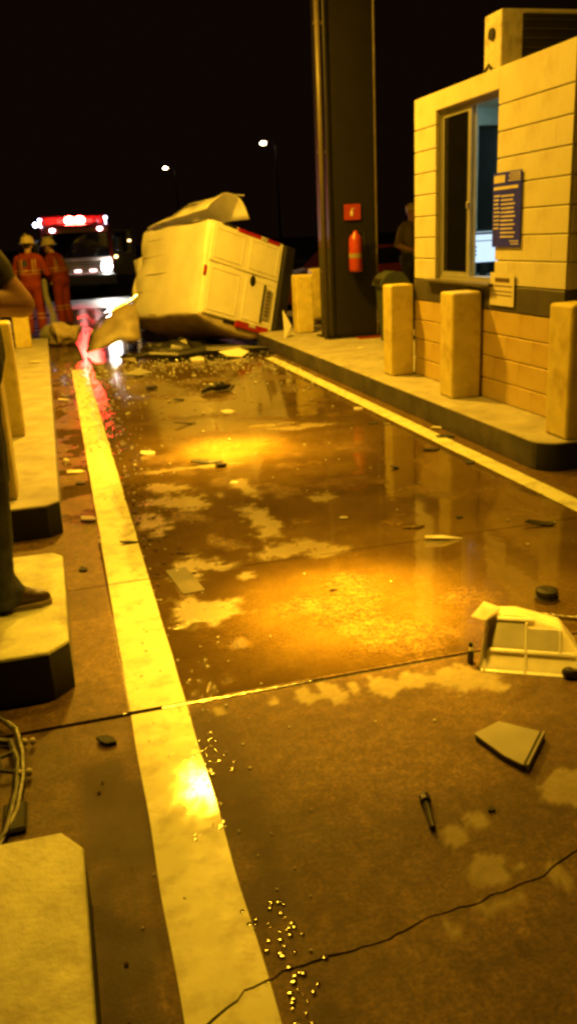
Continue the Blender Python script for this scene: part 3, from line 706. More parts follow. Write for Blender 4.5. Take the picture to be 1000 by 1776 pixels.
dl = [('pale_shard', 'trans', (1.53, 8.0), (.2, .16), .02, .3, 'pale round plastic scrap on the lane below the clump'),
      ('pale_shard', 'trans', (.60, 6.68), (.17, .13), .015, .2, 'pale flat scrap near the left line at the running water'),
      ('pale_shard', 'paper', (.04, 6.34), (.2, .12), .015, .1, 'bright oval plastic scrap in the left gutter'),
      ('dark_scrap', 'black', (.97, 6.17), (.32, .09), .02, -.1, 'long dark scrap lying on the yellow glow'),
      ('dark_scrap', 'black', (1.07, 6.05), (.12, .12), .03, .8, 'short dark scrap touching the long one on the glow'),
      ('pale_shard', 'trans', (1.07, 5.56), (.08, .08), .012, .2, 'tiny pale shard above the dry streak in mid lane'),
      ('vent_grille', 'grey', (.07, 5.12), (.13, .17), .02, .3, 'small grey vent piece at the left line edge'),
      ('dark_scrap', 'black', (2.48, 3.99), (.2, .07), .015, -.5, 'thin dark scrap on the right side of the lane'),
      ('dark_scrap', 'black', (2.66, 5.82), (.2, .12), .012, -.1, 'dark flat scrap near the right line'),
      ('pale_shard', 'paper', (3.0, 6.47), (.16, .1), .012, -.2, 'bright scrap lying in the right gutter by the kerb'),
      ('dark_scrap', 'rubber', (2.93, 6.15), (.2, .1), .02, -.3, 'dark rubber scrap in the right gutter below the bright one'),
      ('dark_scrap', 'rubber', (2.21, 5.45), (.09, .07), .015, .0, 'little dark crumb in the column reflection'),
      ('dark_scrap', 'black', (2.13, 4.28), (.06, .04), .012, .0, 'little dark crumb right of the shiny shard'),
      ('dark_scrap', 'grey', (1.51, 4.53), (.07, .05), .015, .0, 'small grey crumb in mid lane above the right glow'),
      ('dark_scrap', 'black', (1.12, 3.54), (.055, .03), .008, .2, 'small dark clip on the brightest glow'),
      ('shiny_shard', 'chrome', (1.82, 4.22), (.16, .07), .01, -.1, 'shiny narrow shard on the lane left of the big pale one'),
      ('pale_shard', 'trans', (1.87, 3.98), (.26, .10), .008, -.35, 'long pale pointed shard in mid right lane'),
      ('dark_scrap', 'rubber', (0.0, 4.27), (.07, .08), .02, .3, 'dark round scrap in the left gutter beside the shoe block'),
      ('dark_stone', 'rubber', (0.005, 2.59), (.09, .06), .03, -.6, 'dark oval scrap in the gutter between two kerb blocks'),
      ('dark_strip', 'black', (.26, 4.59), (.15, .035), .02, -.05, 'dark strip lying across the left line edge'),
      ('dark_scrap', 'black', (1.19, 8.93), (.14, .1), .015, .3, 'dark scrap on the far wet part left of mid lane'),
      ('dark_scrap', 'black', (1.06, 7.66), (.3, .05), .015, .2, 'thin dark strip lying across the far wet part'),
      ('pale_shard', 'trans', (-.02, 6.75), (.06, .1), .015, .3, 'small pale shard in the left gutter behind the oval one'),
      ('dark_scrap', 'black', (.06, 6.0), (.1, .1), .01, .3, 'dark scrap at the left line before the oval one'),
      ('pale_shard', 'paper', (3.72, 10.28, .2), (.14, .1), .012, .3, 'pale scrap on the kerb island near the column'),
      ('pale_shard', 'trans', (2.70, 7.57), (.12, .1), .012, .3, 'pale scrap beside the right line in the middle distance'),
      ('dark_scrap', 'rubber', (2.74, 5.35), (.12, .1), .015, .3, 'dark scrap left of the right line halfway'),
      ('pale_shard', 'paper', (.02, 9.6), (.2, .14), .012, .3, 'pale scrap in the far left gutter'),
      ('pale_shard', 'paper', (-.25, 11.5, .2), (.22, .14), .012, .3, 'pale scrap on the far end of the left island'),
      ('dark_scrap', 'rubber', (1.04, 1.86), (.035, .022), .012, .3, 'tiny dark bead by the dry spots near the camera'),
      ('dark_scrap', 'rubber', (2.6, 6.9), (.12, .06), .012, .3, 'dark scrap beside the right line in the middle distance'),
      ('white_fragment', 'white', (3.55, 11.4), (.0, .0), 0, 0, None)]
for k, (nm, m_, loc, sz, th, rz, lab) in enumerate(dl):
    if lab: shard(nm, m_, loc, (sz[0] * .85, sz[1] * .8), th * .5, rz, (.05, .08), lab, 'debris', 6 if sz[0] < .2 else 5, 20 + k, GD)
# flat dark rectangle
q = tag(box('metal_plate', 'kdark', None, -.055, .055, -.17, .17, .001, .006, .002), 'flat rectangular cover plate lying near the left line', 'plate'); q.location = (.475, 3.93, 0); q.rotation_euler = (0, 0, .12)
# glass crumbs
m = MB(); rnd = random.Random(5)
for k in range(500):
    y = 1.35 + 10 * rnd.random() ** .8
    x = rnd.choice([rnd.gauss(lineL(y) + .27, .07), rnd.uniform(-.05, 2.9), rnd.gauss(.35, .2)])
    if x < -.06 or x > 3: continue
    s = rnd.uniform(.0012, .0030) * (1 + y * .28)
    m.box(x - s, x + s, y - s * rnd.uniform(.5, 1), y + s * .8, .002, .002 + s * .9, M_=Matrix.Translation((x, y, 0)) @ Matrix.Rotation(rnd.uniform(0, 3), 4, 'Z') @ Matrix.Rotation(rnd.uniform(0, .4), 4, 'X') @ Matrix.Translation((-x, -y, 0)))
for k in range(700):
    x = rnd.uniform(.0, 3.0); y = 12.4 - abs(rnd.gauss(0, 1.7)); s = rnd.uniform(.006, .016)
    if y < 2.8: continue
    m.box(x - s, x + s, y - s * rnd.uniform(.5, 1), y + s * .8, .002, .002 + s * .7, M_=Matrix.Translation((x, y, 0)) @ Matrix.Rotation(rnd.uniform(0, 3), 4, 'Z') @ Matrix.Rotation(rnd.uniform(0, .5), 4, 'X') @ Matrix.Translation((-x, -y, 0)))
wb_ = MB()
def bead(x, y, r):
    n = 10; h = r * rnd.uniform(.02, .045); ex = rnd.uniform(.6, 1.3)
    wb_.lathe([(r, 0), (r * .8, h * .45), (r * .5, h * .82), (r * .22, h * .97), (r * .02, h)], n, Matrix.Translation((x, y, .0045)) @ Matrix.Rotation(rnd.uniform(0, 3), 4, 'Z') @ Matrix.Scale(ex, 4, (1, 0, 0)))
for k in range(52): y = rnd.uniform(1.3, 1.72); bead(rnd.gauss(lineL(y) + .262, .035), y, rnd.uniform(.002, .008))
for k in range(26): y = rnd.uniform(2.3, 2.7); bead(rnd.gauss(lineL(y) + .235, .03), y, rnd.uniform(.002, .005))
for k in range(40): y = rnd.uniform(2.0, 2.5); bead(rnd.uniform(.2, .31), y, rnd.uniform(.002, .005))
for k in range(8): y = rnd.uniform(1.4, 2.4); bead(rnd.uniform(-.05, .05), y, rnd.uniform(.003, .008))
for k in range(130): y = rnd.uniform(3.8, 9); bead(lineL(y) + .2 + abs(rnd.gauss(0, .12)), y, rnd.uniform(.006, .022))
wbo = wb_.build('water_beads', 'water', smooth=True); tag(wbo, 'beads of water standing beside the left line', 'water', kind='stuff')
gc = m.build('glass_crumbs', 'glassbit'); tag(gc, 'crumbs of broken glass spread over the wet lane', 'glass', kind='stuff')

# ------------------------------------------------------------------ large debris near the camera
lh = thing('lamp_housing', 'large milky plastic lamp housing lying on the lane at the right', 'debris', (1.555, 2.545, .0), (0, 0, -.52)); lh.scale = (1.05, 1.2, 1.15)
# local: x along the long front edge, y away, z up
prof = [(-.17, .0), (.17, .0), (.19, .05), (.12, .13), (-.05, .165), (-.15, .16)]
def wedge(y0, y1, off=0, sc=1.0):
    V = [(x * sc, y0 + .7 * z, z * sc + off) for x, z in prof] + [(x * sc * .9, y1, z * sc * .92 + off) for x, z in prof]
    n = len(prof); F = [tuple(range(n)), tuple(range(2 * n - 1, n - 1, -1))] + [(k, k + n, (k + 1) % n + n, (k + 1) % n) for k in range(n)]
    return V, F
V, F = wedge(-.02, .17); o = MB().add(V, F).build('shell', 'trans', lh)
md = o.modifiers.new('b', 'BEVEL'); md.width = .008; md.segments = 2
def sheared(name, m_, x0, x1, y0, y1, z0, z1, bev=.002):
    o = MB().box(x0, x1, y0, y1, z0, z1, bev).build(name, m_, lh)
    for v in o.data.vertices: v.co.y += .7 * v.co.z
    return o
sheared('window_pane', 'trans', -.142, -.012, -.0235, -.0205, .066, .142, .001)
sheared('window_pane', 'trans', -.002, .105, -.0235, -.0205, .066, .125, .001)
for (x0, x1, z0, z1) in ((-.155, .165, .056, .066), (-.012, -.002, .004, .14), (-.155, -.143, .004, .15), (-.16, .175, .0, .008), (.105, .116, .066, .126), (-.145, .02, .142, .152)):
    sheared('rib', 'trans', x0, x1, -.029, -.019, z0, z1)
MB().add([(-.2, .0, .18), (-.15, .01, .165), (-.1, .1, .17), (-.16, .12, .18), (-.2, .0, .186), (-.15, .01, .171), (-.1, .1, .176), (-.16, .12, .186)], [(0, 1, 2, 3), (7, 6, 5, 4), (0, 4, 5, 1), (1, 5, 6, 2), (2, 6, 7, 3), (3, 7, 4, 0)]).build('broken_flange', 'trans', lh)
o = MB().ball((.15, -.02, .02), (.035, .02, .018), 10, 7).build('bulb_socket', 'black', lh); crumple(o, .008, 40)
MB().ball((-.2, .03, .06), (.014, .014, .02), 10, 7).build('bulb', 'chrome', lh)
MB().tube([(-.2, .03, .045), (-.2, .03, .002)], .012, 8).build('bulb_base', 'black', lh)
gp = thing('ribbed_plate', 'grey triangular plastic piece with dark ribbed edge near the camera', 'debris', (1.25, 2.12, 0))
P5 = [(-.09, .08), (.02, .12), (.115, .02), (-.03, -.125), (-.06, -.06)]
MB().prism(P5, .018, .026, .002).build('top_plate', 'grey', gp)
MB().tube([(.115, .02, .013), (-.03, -.125, .013)], .012, 6).build('ribbed_edge', 'black', gp)
for k in range(9):
    f_ = (k + .5) / 9; x = .118 - .145 * f_; y = .018 - .145 * f_
    MB().box(-.0035, .0035, -.012, .012, .002, .03, .001, M_=Matrix.Translation((x + .006, y - .006, 0)) @ Matrix.Rotation(-PI / 4 , 4, 'Z')).build('rib', 'grey', gp)
MB().prism([(-.088, .075), (-.055, -.065), (-.03, -.12), (-.022, -.11), (-.045, -.055), (-.075, .07)], .002, .018).build('lower_edge', 'black', gp)
bs = thing('bolt_stick', 'short dark bolt shaped piece lying near the camera', 'debris', (.86, 1.89, 0), (0, 0, -.25))
MB().tube([(0, -.06, .012), (0, .05, .013)], [.009, .011], 10).build('shank', 'black', bs); MB().tube([(0, .05, .016), (0, .075, .016)], .017, 8).build('head', 'black', bs)
cp = thing('black_cap', 'black round ribbed cap on the lane above the milky housing', 'debris', (1.97, 3.09, 0))
MB().lathe([(.05, .001), (.052, .02), (.045, .022), (.045, .032), (.05, .034), (.048, .05), (.03, .055)], 20).build('cap', 'black', cp, smooth=False)
MB().lathe([(.054, .005), (.055, .012)], 20).build('ring', 'steel', cp)
q = tag(MB().tube([(1.86, 2.955, .008), (1.98, 2.86, .01), (2.2, 2.72, .008)], .007, 8).build('metal_rod', 'steel'), 'thin shiny metal rod at the right picture edge', 'rod')
# cables in the gap between the kerb blocks
cb = thing('cable_bundle', 'dark cables with bright ferrules lying between the two near kerb blocks', 'cables', (0, 0, 0))
MB().tube([(-.6, 2.75, .01), (-.42, 2.82, .03), (-.34, 2.80, .05), (-.29, 2.72, .04), (-.27, 2.6, .02), (-.265, 2.45, .02), (-.28, 2.3, .012), (-.34, 2.1, .01), (-.5, 1.99, .012)], .011, 8).build('cable', 'black', cb)
MB().tube([(-.6, 2.70, .01), (-.40, 2.73, .02), (-.31, 2.68, .02), (-.285, 2.56, .016), (-.285, 2.4, .014), (-.31, 2.2, .014), (-.42, 2.02, .01)], .013, 8).build('cable', 'black', cb)
MB().tube([(-.29, 2.62, .02), (-.34, 2.56, .04), (-.33, 2.5, .03), (-.28, 2.49, .02)], .008, 8).build('cable', 'black', cb)
MB().box(-.32, -.25, 2.2, 2.34, .002, .02, .008).build('cable_boot', 'rubber', cb)
for (x, y) in ((-.262, 2.66), (-.236, 2.655), (-.272, 2.475), (-.246, 2.475)):
    MB().ball((x, y, .022), (.011, .011, .014), 10, 7).build('ferrule', 'steel' if False else 'paper', cb)

# ------------------------------------------------------------------ people
def capsule(b, p, q, ra, rb, n=12):
    p, q = Vector(p), Vector(q); d = (q - p); L_ = d.length; d.normalize()
    up = Vector((0, 0, 1)) if abs(d.z) < .9 else Vector((1, 0, 0))
    a = d.cross(up).normalized(); c = a.cross(d).normalized(); rings = []
    for (t, r) in [(-ra * .98, ra * .2), (-ra * .7, ra * .71), (0, ra), (L_ * .5, (ra + rb) / 2), (L_, rb), (L_ + rb * .7, rb * .71), (L_ + rb * .98, rb * .2)]:
        rings.append([b.verts.new(p + d * t + (a * math.cos(2 * PI * k / n) + c * math.sin(2 * PI * k / n)) * r) for k in range(n)])
    for A, B in zip(rings, rings[1:]):
        for k in range(n): b.faces.new((A[k], A[(k + 1) % n], B[(k + 1) % n], B[k]))
    b.faces.new(rings[0][::-1]); b.faces.new(rings[-1])
def seg_d(x, p, q):
    d = q - p; t = max(0, min(1, (x - p).dot(d) / max(1e-9, d.dot(d)))); return (x - (p + d * t)).length, t
def human(name, label, bones, mats, loc, rz, voxel=.014, bands=None, group=None):
    """bones: (p, q, ra, rb, material key) - fused into one continuous surface"""
    t = thing(name, label, 'person', loc, (0, 0, rz), group)
    b = bmesh.new()
    for (p, q, ra, rb, k) in bones: capsule(b, p, q, ra, rb)
    me = bpy.data.meshes.new('raw'); b.to_mesh(me); b.free()
    o = bpy.data.objects.new('raw', me); COL.objects.link(o)
    md = o.modifiers.new('r', 'REMESH'); md.mode = 'VOXEL'; md.voxel_size = voxel
    ms = o.modifiers.new('s', 'SMOOTH'); ms.iterations = 5; ms.factor = .5
    dg = bpy.context.evaluated_depsgraph_get()
    me2 = bpy.data.meshes.new_from_object(o.evaluated_get(dg))
    bpy.data.objects.remove(o)
    me2.materials.clear()
    for k in mats: me2.materials.append(MT[k])
    bb = [(Vector(p), Vector(q), ra, rb, mats.index(k)) for (p, q, ra, rb, k) in bones]
    for v in me2.vertices:   # cloth folds
        v.co += Vector(noise.noise_vector(v.co * 9)) * .006
    for p in me2.polygons:
        p.use_smooth = True; best = 1e9
        for (A, B, ra, rb, k) in bb:
            d, tt = seg_d(p.center, A, B); d -= ra + (rb - ra) * tt
            if d < best: best = d; p.material_index = k
        if bands:
            k = bands(p.center, mats[p.material_index])
            if k: p.material_index = mats.index(k)
    new_obj('body', me2, None, t)
    return t
def head_bones(c, fwd, s=1.0, hair='hair', skin='skin'):
    c = Vector(c); f = Vector(fwd).normalized(); u = Vector((0, 0, 1)); r = f.cross(u)
    P = lambda a, b_, d: tuple(c + f * a * s + r * b_ * s + u * d * s)
    return [(P(-.01, 0, .03), P(.0, 0, -.0), .088 * s, .085 * s, skin), (P(.03, 0, -.05), P(.05, 0, -.085), .06 * s, .045 * s, skin),
            (P(.09, 0, -.0), P(.105, 0, -.025), .012 * s, .017 * s, skin), (P(0, .085, -.005), P(0, .085, -.04), .015 * s, .01 * s, skin), (P(0, -.085, -.005), P(0, -.085, -.04), .015 * s, .01 * s, skin),
            (P(.075, .0, -.062), P(.08, .0, -.062), .03 * s, .03 * s, skin),
            (P(-.035, 0, .055), P(.02, 0, .07), .088 * s, .072 * s, hair), (P(-.06, 0, .0), P(-.05, 0, -.03), .06 * s, .05 * s, hair)]
def hand_bones(w, d, side, mt='skin'):
    w = Vector(w); d = Vector(d).normalized(); s = Vector(side).normalized(); n = d.cross(s)
    out = [(tuple(w), tuple(w + d * .07), .026, .032, mt)]
    for k, (o_, L_) in enumerate(((-.03, .065), (-.01, .078), (.011, .072), (.03, .055))):
        a = w + d * .085 + s * o_; m_ = a + d * L_ * .55 + n * .012; e = m_ + d * L_ * .35 + n * .03
        out += [(tuple(a), tuple(m_), .0095, .009, mt), (tuple(m_), tuple(e), .009, .0075, mt)]
    a = w + d * .03 - s * .03; m_ = a + d * .035 - s * .025 + n * .01; out += [(tuple(a), tuple(m_), .0125, .011, mt), (tuple(m_), tuple(m_ + d * .03 + n * .008), .0105, .009, mt)]
    return out
def foot_bones(h, yaw, mt='boot', L_=.17):
    h = Vector(h); f = Vector((math.sin(yaw), math.cos(yaw), 0))
    return [(tuple(h + Vector((0, 0, .045)) - f * .03), tuple(h + f * L_ * .6 + Vector((0, 0, .04))), .042, .042, mt), (tuple(h + f * L_ * .55 + Vector((0, 0, .036))), tuple(h + f * L_ + Vector((0, 0, .03))), .04, .028, mt), (tuple(h + Vector((0, 0, .05))), tuple(h + Vector((0, 0, .11))), .045, .05, mt)]

# bystander at the left edge: stands on the kerb block, faces the lane (+x), arms folded
B_ = []
sh = 'shirt'; jn = 'jeans'
B_ += [((0, 0, 1.0), (0, 0, 1.12), .15, .15, sh), ((0, -.07, 1.1), (.0, -.09, 1.42), .125, .125, sh), ((0, .07, 1.1), (0, .09, 1.42), .125, .125, sh), ((-.01, -.12, 1.50), (-.01, .12, 1.50), .085, .085, sh), ((0, 0, 1.52), (.01, 0, 1.66), .062, .058, 'skin')]
B_ += [((0, -.08, .98), (0, .08, .98), .14, .14, jn)]
for s in (-1, 1):
    B_ += [((0, s * .095, .93), (.02, s * .10, .52), .10, .075, jn), ((.02, s * .10, .52), (-.01 if s < 0 else -.14, s * .105, .11), .078, .07, jn), ((-.01 if s < 0 else -.14, s * .105, .14), (.01 if s < 0 else -.12, s * .105, .07), .072, .082, jn)]
    B_ += foot_bones((-.0 if s < 0 else -.14, s * .105, .0), PI / 2 if s < 0 else PI * .8, 'shoe', .165)
# folded arms: the near elbow sticks out to the lane, the forearm crosses the chest
B_ += [((.05, -.13, 1.47), (.17, -.15, 1.315), .074, .068, sh), ((.17, -.15, 1.315), (.235, -.14, 1.21), .056, .054, 'skin'), ((.235, -.14, 1.21), (.09, -.22, 1.225), .054, .052, 'skin'), ((.09, -.22, 1.225), (-.09, -.235, 1.255), .052, .034, 'skin')]
B_ += hand_bones((-.09, -.235, 1.255), (-1, .25, .15), (0, 0, 1))
B_ += [((-.06, .18, 1.47), (-.2, .12, 1.31), .074, .066, sh), ((-.2, .12, 1.31), (-.26, -.02, 1.20), .056, .05, 'skin'), ((-.26, -.02, 1.20), (-.05, -.19, 1.18), .05, .034, 'skin')]
B_ += hand_bones((-.05, -.19, 1.18), (1, -.2, .1), (0, 0, 1))
B_ += head_bones((.03, 0, 1.74), (1, 0, 0))
human('person', 'person in dark shirt and jeans standing with folded arms at the left edge', B_, ['shirt', 'jeans', 'skin', 'shoe', 'hair'], (-.335, 3.52, .2), 0, .0095)

byst = [o for o in COL.objects if o.get('label', '').startswith('person in dark shirt')][0]
so = MB().prism([(-.075, -.155), (.08, -.155), (.15, -.15), (.195, -.12), (.195, -.09), (.15, -.06), (.08, -.055), (-.075, -.06)], .0, .022, .005).build('shoe_sole', 'khaki', byst)

def firefighter(label, loc, rz, lean, arms, hgt=1.0):
    """local: faces +y"""
    o_ = 'orange'; B_ = []
    L_ = lambda z: lean * max(0, z - .95)
    P = lambda x, y, z: (x * hgt, (y + L_(z)) * hgt, z * hgt)
    B_ += [(P(0, 0, 1.0), P(0, 0, 1.1), .15, .145, o_), (P(-.07, 0, 1.08), P(-.095, 0, 1.38), .125, .12, o_), (P(.07, 0, 1.08), P(.095, 0, 1.38), .125, .12, o_), (P(-.12, 0, 1.44), P(.12, 0, 1.44), .085, .085, o_), (P(0, .0, 1.46), P(0, .03, 1.58), .06, .058, 'skin'), (P(-.08, 0, .95), P(.08, 0, .95), .145, .145, o_)]
    for s in (-1, 1):
        B_ += [(P(s * .1, 0, .9), P(s * .12, .02, .5), .115, .092, o_), (P(s * .12, .02, .5), P(s * .13, -.02, .14), .092, .085, o_)]
        B_ += foot_bones((s * .13 * hgt, -.02, 0), s * .2, 'boot')
        e, w = arms[0 if s < 0 else 1]
        B_ += [(P(s * .19, 0, 1.42), P(*e), .075, .065, o_), (P(*e), P(*w), .062, .05, o_)]
        d = Vector(P(*w)) - Vector(P(*e)); B_ += hand_bones(P(*w), d, (0, 0, 1) if abs(d.normalized().z) < .8 else (1, 0, 0))
    hc = P(0, .05, 1.655); B_ += head_bones(hc, (0, 1, -.15), 1.0)
    def bands(c, m_):
        if m_ != 'orange': return None
        z = c.z / hgt
        if abs(c.x) < .27 and (1.145 < z < 1.165 or 1.205 < z < 1.225): return 'tape'
        if .36 < z < .385 or .43 < z < .455: return 'tape'
        if 1.165 <= z < 1.42 and (.085 < abs(c.x) < .11 or .135 < abs(c.x) < .155): return 'tape'
        if c.y < 0 and 1.28 < z < 1.40 and abs(c.x + .045) < .035: return 'navy'
    t = human('person', label, B_, ['orange', 'skin', 'boot', 'hair', 'tape', 'navy'], loc, rz, .013, bands, 'rescue crew in orange coveralls')
    hh = thing('helmet', label.split(' ')[0], 'helmet'); bpy.data.objects.remove(hh)
    hm = MB().lathe([(.165, .0), (.155, .012), (.125, .02), (.122, .06), (.1, .115), (.055, .15), (.02, .158)], 22).build('helmet', 'helmet', t, (hc[0], hc[1], hc[2] + .025), (-.12, 0, 0), True)
    for v in hm.data.vertices: v.co.y *= 1.15
    MB().box(-.012, .012, -.15, .13, .148, .168, .006).build('helmet_ridge', 'helmet', hm)
    return t
firefighter('person in orange coverall and cream helmet with back turned, behind the left posts', (-.27, 16.9, 0), -.25, .12, [((-.3, .08, 1.16), (-.2, .3, 1.05)), ((.3, .1, 1.15), (.26, .36, 1.02))], 1.0)
firefighter('person in red orange coverall and helmet standing before the fire truck', (.3, 18.9, 0), .9, .22, [((-.27, .1, 1.14), (-.15, .3, 1.08)), ((.28, .02, 1.12), (.27, .1, .86))], .98)
# grey hose tool between the crew and bundles on the ground
q = tag(MB().tube([(-.02, 16.75, 1.05), (-.02, 16.7, .75), (.06, 16.5, .4), (.02, 16.4, .1)], [.05, .055, .06, .07], 10).build('grey_hose', 'grey'), 'thick grey hose slanting to the ground between the two rescuers', 'hose'); crumple(q, .02, 8)
q = tag(MB().ball((-.02, 15.7, .16), (.2, .2, .16), 18, 12).build('grey_bag', 'grey'), 'dark grey rounded bag on the ground beside the beige sack', 'bag'); crumple(q, .05, 6)
q = tag(MB().ball((.2, 15.2, .17), (.27, .25, .2), 20, 14).build('beige_sack', 'beige'), 'crumpled beige sack on the ground before the rescuers', 'sack'); crumple(q, .09, 5)
# bystander half hidden by the booth
kb_ = []
kh = 'khaki'
kb_ += [((0, 0, 1.0), (0, 0, 1.12), .14, .14, kh), ((-.07, 0, 1.1), (-.09, 0, 1.4), .12, .12, kh), ((.07, 0, 1.1), (.09, 0, 1.4), .12, .12, kh), ((-.12, 0, 1.45), (.12, 0, 1.45), .08, .08, kh), ((0, 0, 1.47), (0, -.01, 1.6), .058, .055, 'skin'), ((-.08, 0, .95), (.08, 0, .95), .135, .135, 'jeans')]
for s in (-1, 1):
    kb_ += [((s * .09, 0, .9), (s * .1, -.01, .5), .1, .075, 'jeans'), ((s * .1, -.01, .5), (s * .11, .02, .1), .075, .06, 'jeans')] + foot_bones((s * .11, .02, 0), PI, 'boot')
    kb_ += [((s * .19, 0, 1.42), (s * .3, -.02, 1.18), .065, .055, kh), ((s * .3, -.02, 1.18), (s * .16, -.2, 1.1), .05, .036, 'skin')] + hand_bones((s * .16, -.2, 1.1), (-s, -.3, 0), (0, 0, 1))
kb_ += head_bones((0, -.02, 1.67), (0, -1, 0))
p3 = human('person', 'person in khaki shirt and pale cap half hidden behind the booth', kb_, ['khaki', 'jeans', 'skin', 'boot', 'hair'], (5.75, 13.4, .2), .3, .016)
MB().lathe([(.1, 0), (.1, .05), (.07, .09), (.02, .105)], 18).box(-.07, .07, -.19, -.06, 0, .012, .005).build('cap', 'helmet', p3, (0, -.02, 1.70), None, True)

# ------------------------------------------------------------------ fire truck (faces the camera)
ft = thing('fire_truck', 'red fire truck facing the camera with red beacons and one headlamp glowing', 'truck', (1.2, 31.0, -.12), (0, 0, 0))
m = MB().box(-1.15, 1.15, 0, 2.0, .55, 2.42, .12, 3); cabo = m.build('cab', 'redpaint', ft)
MB().box(-1.2, 1.2, 2.05, 6.8, .6, 2.75, .05, 2).build('equipment_body', 'redpaint', ft)
MB().box(-1.02, 1.02, -.022, .02, 1.35, 2.15, .04, 2).build('windscreen', 'dglass', cabo)
for x in (-.5, .5): MB().tube([(x, -.035, 1.36), (x + .35, -.04, 1.75)], .012, 6).build('wiper', 'black', cabo)
MB().box(-.75, .75, -.03, .02, .85, 1.22, .02).build('grille', 'black', cabo)
for k in range(4): MB().box(-.72, .72, -.045, -.031, .9 + .08 * k, .92 + .08 * k).build('grille_bar', 'alu', cabo)
MB().box(-1.18, 1.18, -.16, .1, .42, .78, .04, 2).build('bumper', 'coldark', ft)
MB().box(-1.1, 1.1, -.02, -.005, .80, 1.33).build('white_stripe', 'print', cabo)
for x in (-.88, .88):
    hl = MB().lathe([(.19, 0), (.2, .03), (.16, .04)], 20, Matrix.Translation((x, -.005, 1.02)) @ Matrix.Rotation(PI / 2, 4, 'X')).build('headlamp', 'alu', ft)
    MB().lathe([(.01, 0), (.165, .0), (.15, .012)], 18, Matrix.Translation((x, -.05, 1.02)) @ Matrix.Rotation(PI / 2, 4, 'X')).build('lens', 'head' if x > 0 else 'dglass', hl, smooth=True)
for x, mm in ((-.10, 'pinklamp'), (.4, 'pinklamp')): MB().box(x - .11, x + .11, -.19, -.162, .98 - .1, 1.04 - .1, .01).build('bumper_lamp', mm, ft, (0, .0, 0))
lb = MB().box(-.75, .75, .25, .6, 2.42, 2.47, .01).build('light_bar', 'black', ft)
for x in (-.17, .17): MB().ball((x, .35, 2.56), (.17, .13, .12), 16, 10).build('beacon', 'redbeacon', lb, smooth=True)
for x in (-.45, .45): MB().box(x - .12, x + .12, .3, .55, 2.472, 2.58, .02).build('beacon_side', 'redglow', lb)
for x in (-.78, .78): MB().ball((x, -.03, 2.25), (.085, .03, .05), 12, 8).build('marker_lamp', 'wlamp', ft)
for x in (-1.14, 1.0): MB().ball((x, .0, 2.60), (.06, .04, .04), 12, 8).tube([(x, .02, 2.4), (x, .02, 2.58)], .015, 6).build('roof_lamp', 'bluelamp', ft)
MB().ball((-1.3, .0, 2.45), (.075, .05, .075), 12, 8).tube([(-1.3, .03, 2.45), (-1.1, .06, 2.38)], .015, 6).build('side_flood', 'bluelamp', ft)
for s in (-1, 1):
    mr = MB().box(s * 1.38 - .11, s * 1.38 + .11, -.1, -.04, 1.5, 1.95, .03).tube([(s * 1.12, .05, 2.0), (s * 1.36, -.06, 1.9)], .015, 6).build('mirror', 'black', ft)
MB().ball((1.23, -.03, 1.32), (.06, .03, .045), 12, 8).build('turn_lamp', 'amber', ft)
dr_ = MB().box(1.18, 1.95, .28, .34, .7, 1.45, .02).box(1.18, 1.24, .28, .34, 1.45, 2.2).box(1.24, 1.95, .28, .34, 2.13, 2.2).box(1.89, 1.95, .28, .34, 1.45, 2.13).build('open_door', 'coldark', ft)
MB().box(1.24, 1.89, .305, .315, 1.45, 2.13).build('door_glass', 'dglass', dr_)
MB().ball((1.75, .25, 1.82), (.06, .02, .03), 10, 6).build('door_lamp', 'amber', dr_)
def truck_wheel(x, y):
    w = MB().lathe([(.25, -.14), (.44, -.14), (.48, -.1), (.48, .1), (.44, .14), (.25, .14)], 26).build('wheel', 'rubber', ft, (x, y, .48), (0, PI / 2, 0), True)
    MB().lathe([(.06, -.1), (.248, -.12), (.248, .1), (.08, .06)], 18).build('rim', 'grey', w, smooth=True)
for y in (.9, 5.2):
    for s in (-1, 1): truck_wheel(s * .98, y)

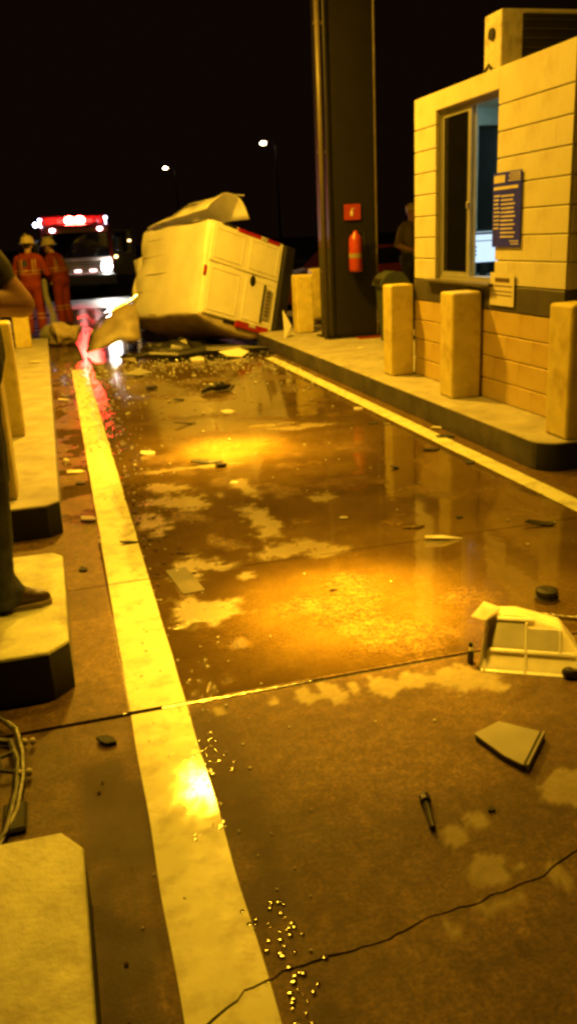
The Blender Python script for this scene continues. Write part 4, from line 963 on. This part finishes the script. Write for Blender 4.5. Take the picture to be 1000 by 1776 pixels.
# ------------------------------------------------------------------ dark red car far behind the bin
cr = thing('parked_car', 'dark red car in the shadow between the column and the booth', 'car', (6.7, 19.0, -.12), (0, 0, .15))
pf = [(-1.95, .35), (-1.95, .8), (-1.5, .9), (-.9, 1.0), (-.45, 1.42), (.75, 1.44), (1.35, 1.02), (1.95, .92), (2.0, .4), (1.9, .3), (-1.85, .3)]
b = bmesh.new(); n = len(pf)
A = [b.verts.new((x, -.8 + (.12 if z > 1.2 else 0), z)) for x, z in pf]; Bv = [b.verts.new((x, .8 - (.12 if z > 1.2 else 0), z)) for x, z in pf]
b.faces.new(A); b.faces.new(Bv[::-1])
for k in range(n): b.faces.new((A[k], Bv[k], Bv[(k + 1) % n], A[(k + 1) % n]))
bmesh.ops.recalc_face_normals(b, faces=b.faces[:]); bmesh.ops.bevel(b, geom=b.edges[:], offset=.05, segments=2, profile=.5, affect='EDGES')
q = MB(); q.merge(b); q.build('car_body', 'carred', cr, smooth=True)
for s in (-1, 1):
    for (x0, x1, x2, x3) in ((-.8, -.36, .12, .12), (.18, .18, .7, 1.15)):
        q = MB().add([(x0, s * .79, 1.03), (x1, s * .705, 1.36), (x2, s * .705, 1.38), (x3, s * .79, 1.04)], [(0, 1, 2, 3)]).build('side_window', 'dglass', cr); solid(q, .02)
    for x in (-1.25, 1.25):
        w = MB().lathe([(.18, -.09), (.29, -.09), (.31, -.06), (.31, .06), (.29, .09), (.18, .09)], 22).build('wheel', 'rubber', cr, (x, s * .76, .31), (PI / 2, 0, 0), True)
        MB().lathe([(.04, -.05), (.178, -.08), (.178, .08), (.04, .05)], 16).build('rim', 'grey', w, smooth=True)
    MB().box(-1.99, -1.9, s * .6 - .14, s * .6 + .14, .66, .78, .02).build('headlight', 'trans', cr)
# guard rail far behind the lane
gr_ = thing('guard_rail', 'faint steel guard rail far behind the yellow barrier', 'guard rail', (0, 0, -.12))
MB().box(5.2, 12, 27.95, 28.0, .55, .85, .02).build('rail_beam', 'pole', gr_)
for k in range(5): MB().box(5.4 + 1.5 * k, 5.5 + 1.5 * k, 28.0, 28.12, 0, .85).build('rail_post', 'pole', gr_)

# ------------------------------------------------------------------ distant street lamps
def street(x, y, z, label):
    t = thing('street_lamp', label, 'street lamp', (x, y, -.12), (0, 0, 0), 'distant street lamps'); z += .12
    MB().tube([(.9, 0, 0), (.88, 0, z * .6), (.85, 0, z - .2), (.6, 0, z + .12), (.15, 0, z + .12)], [.09, .07, .05, .045, .04], 10).build('pole', 'pole', t)
    MB().box(-.3, .25, -.14, .14, z + .02, z + .14, .03).build('lamp_head', 'pole', t)
    MB().ball((-.02, -.05, z + .0), (.2, .16, .11), 14, 8).build('lens', 'street', t)
street(15.13, 60, 7.56, 'nearer distant street lamp glowing above the van')
street(12.0, 85, 8.1, 'farther small street lamp glowing left of the brighter one')
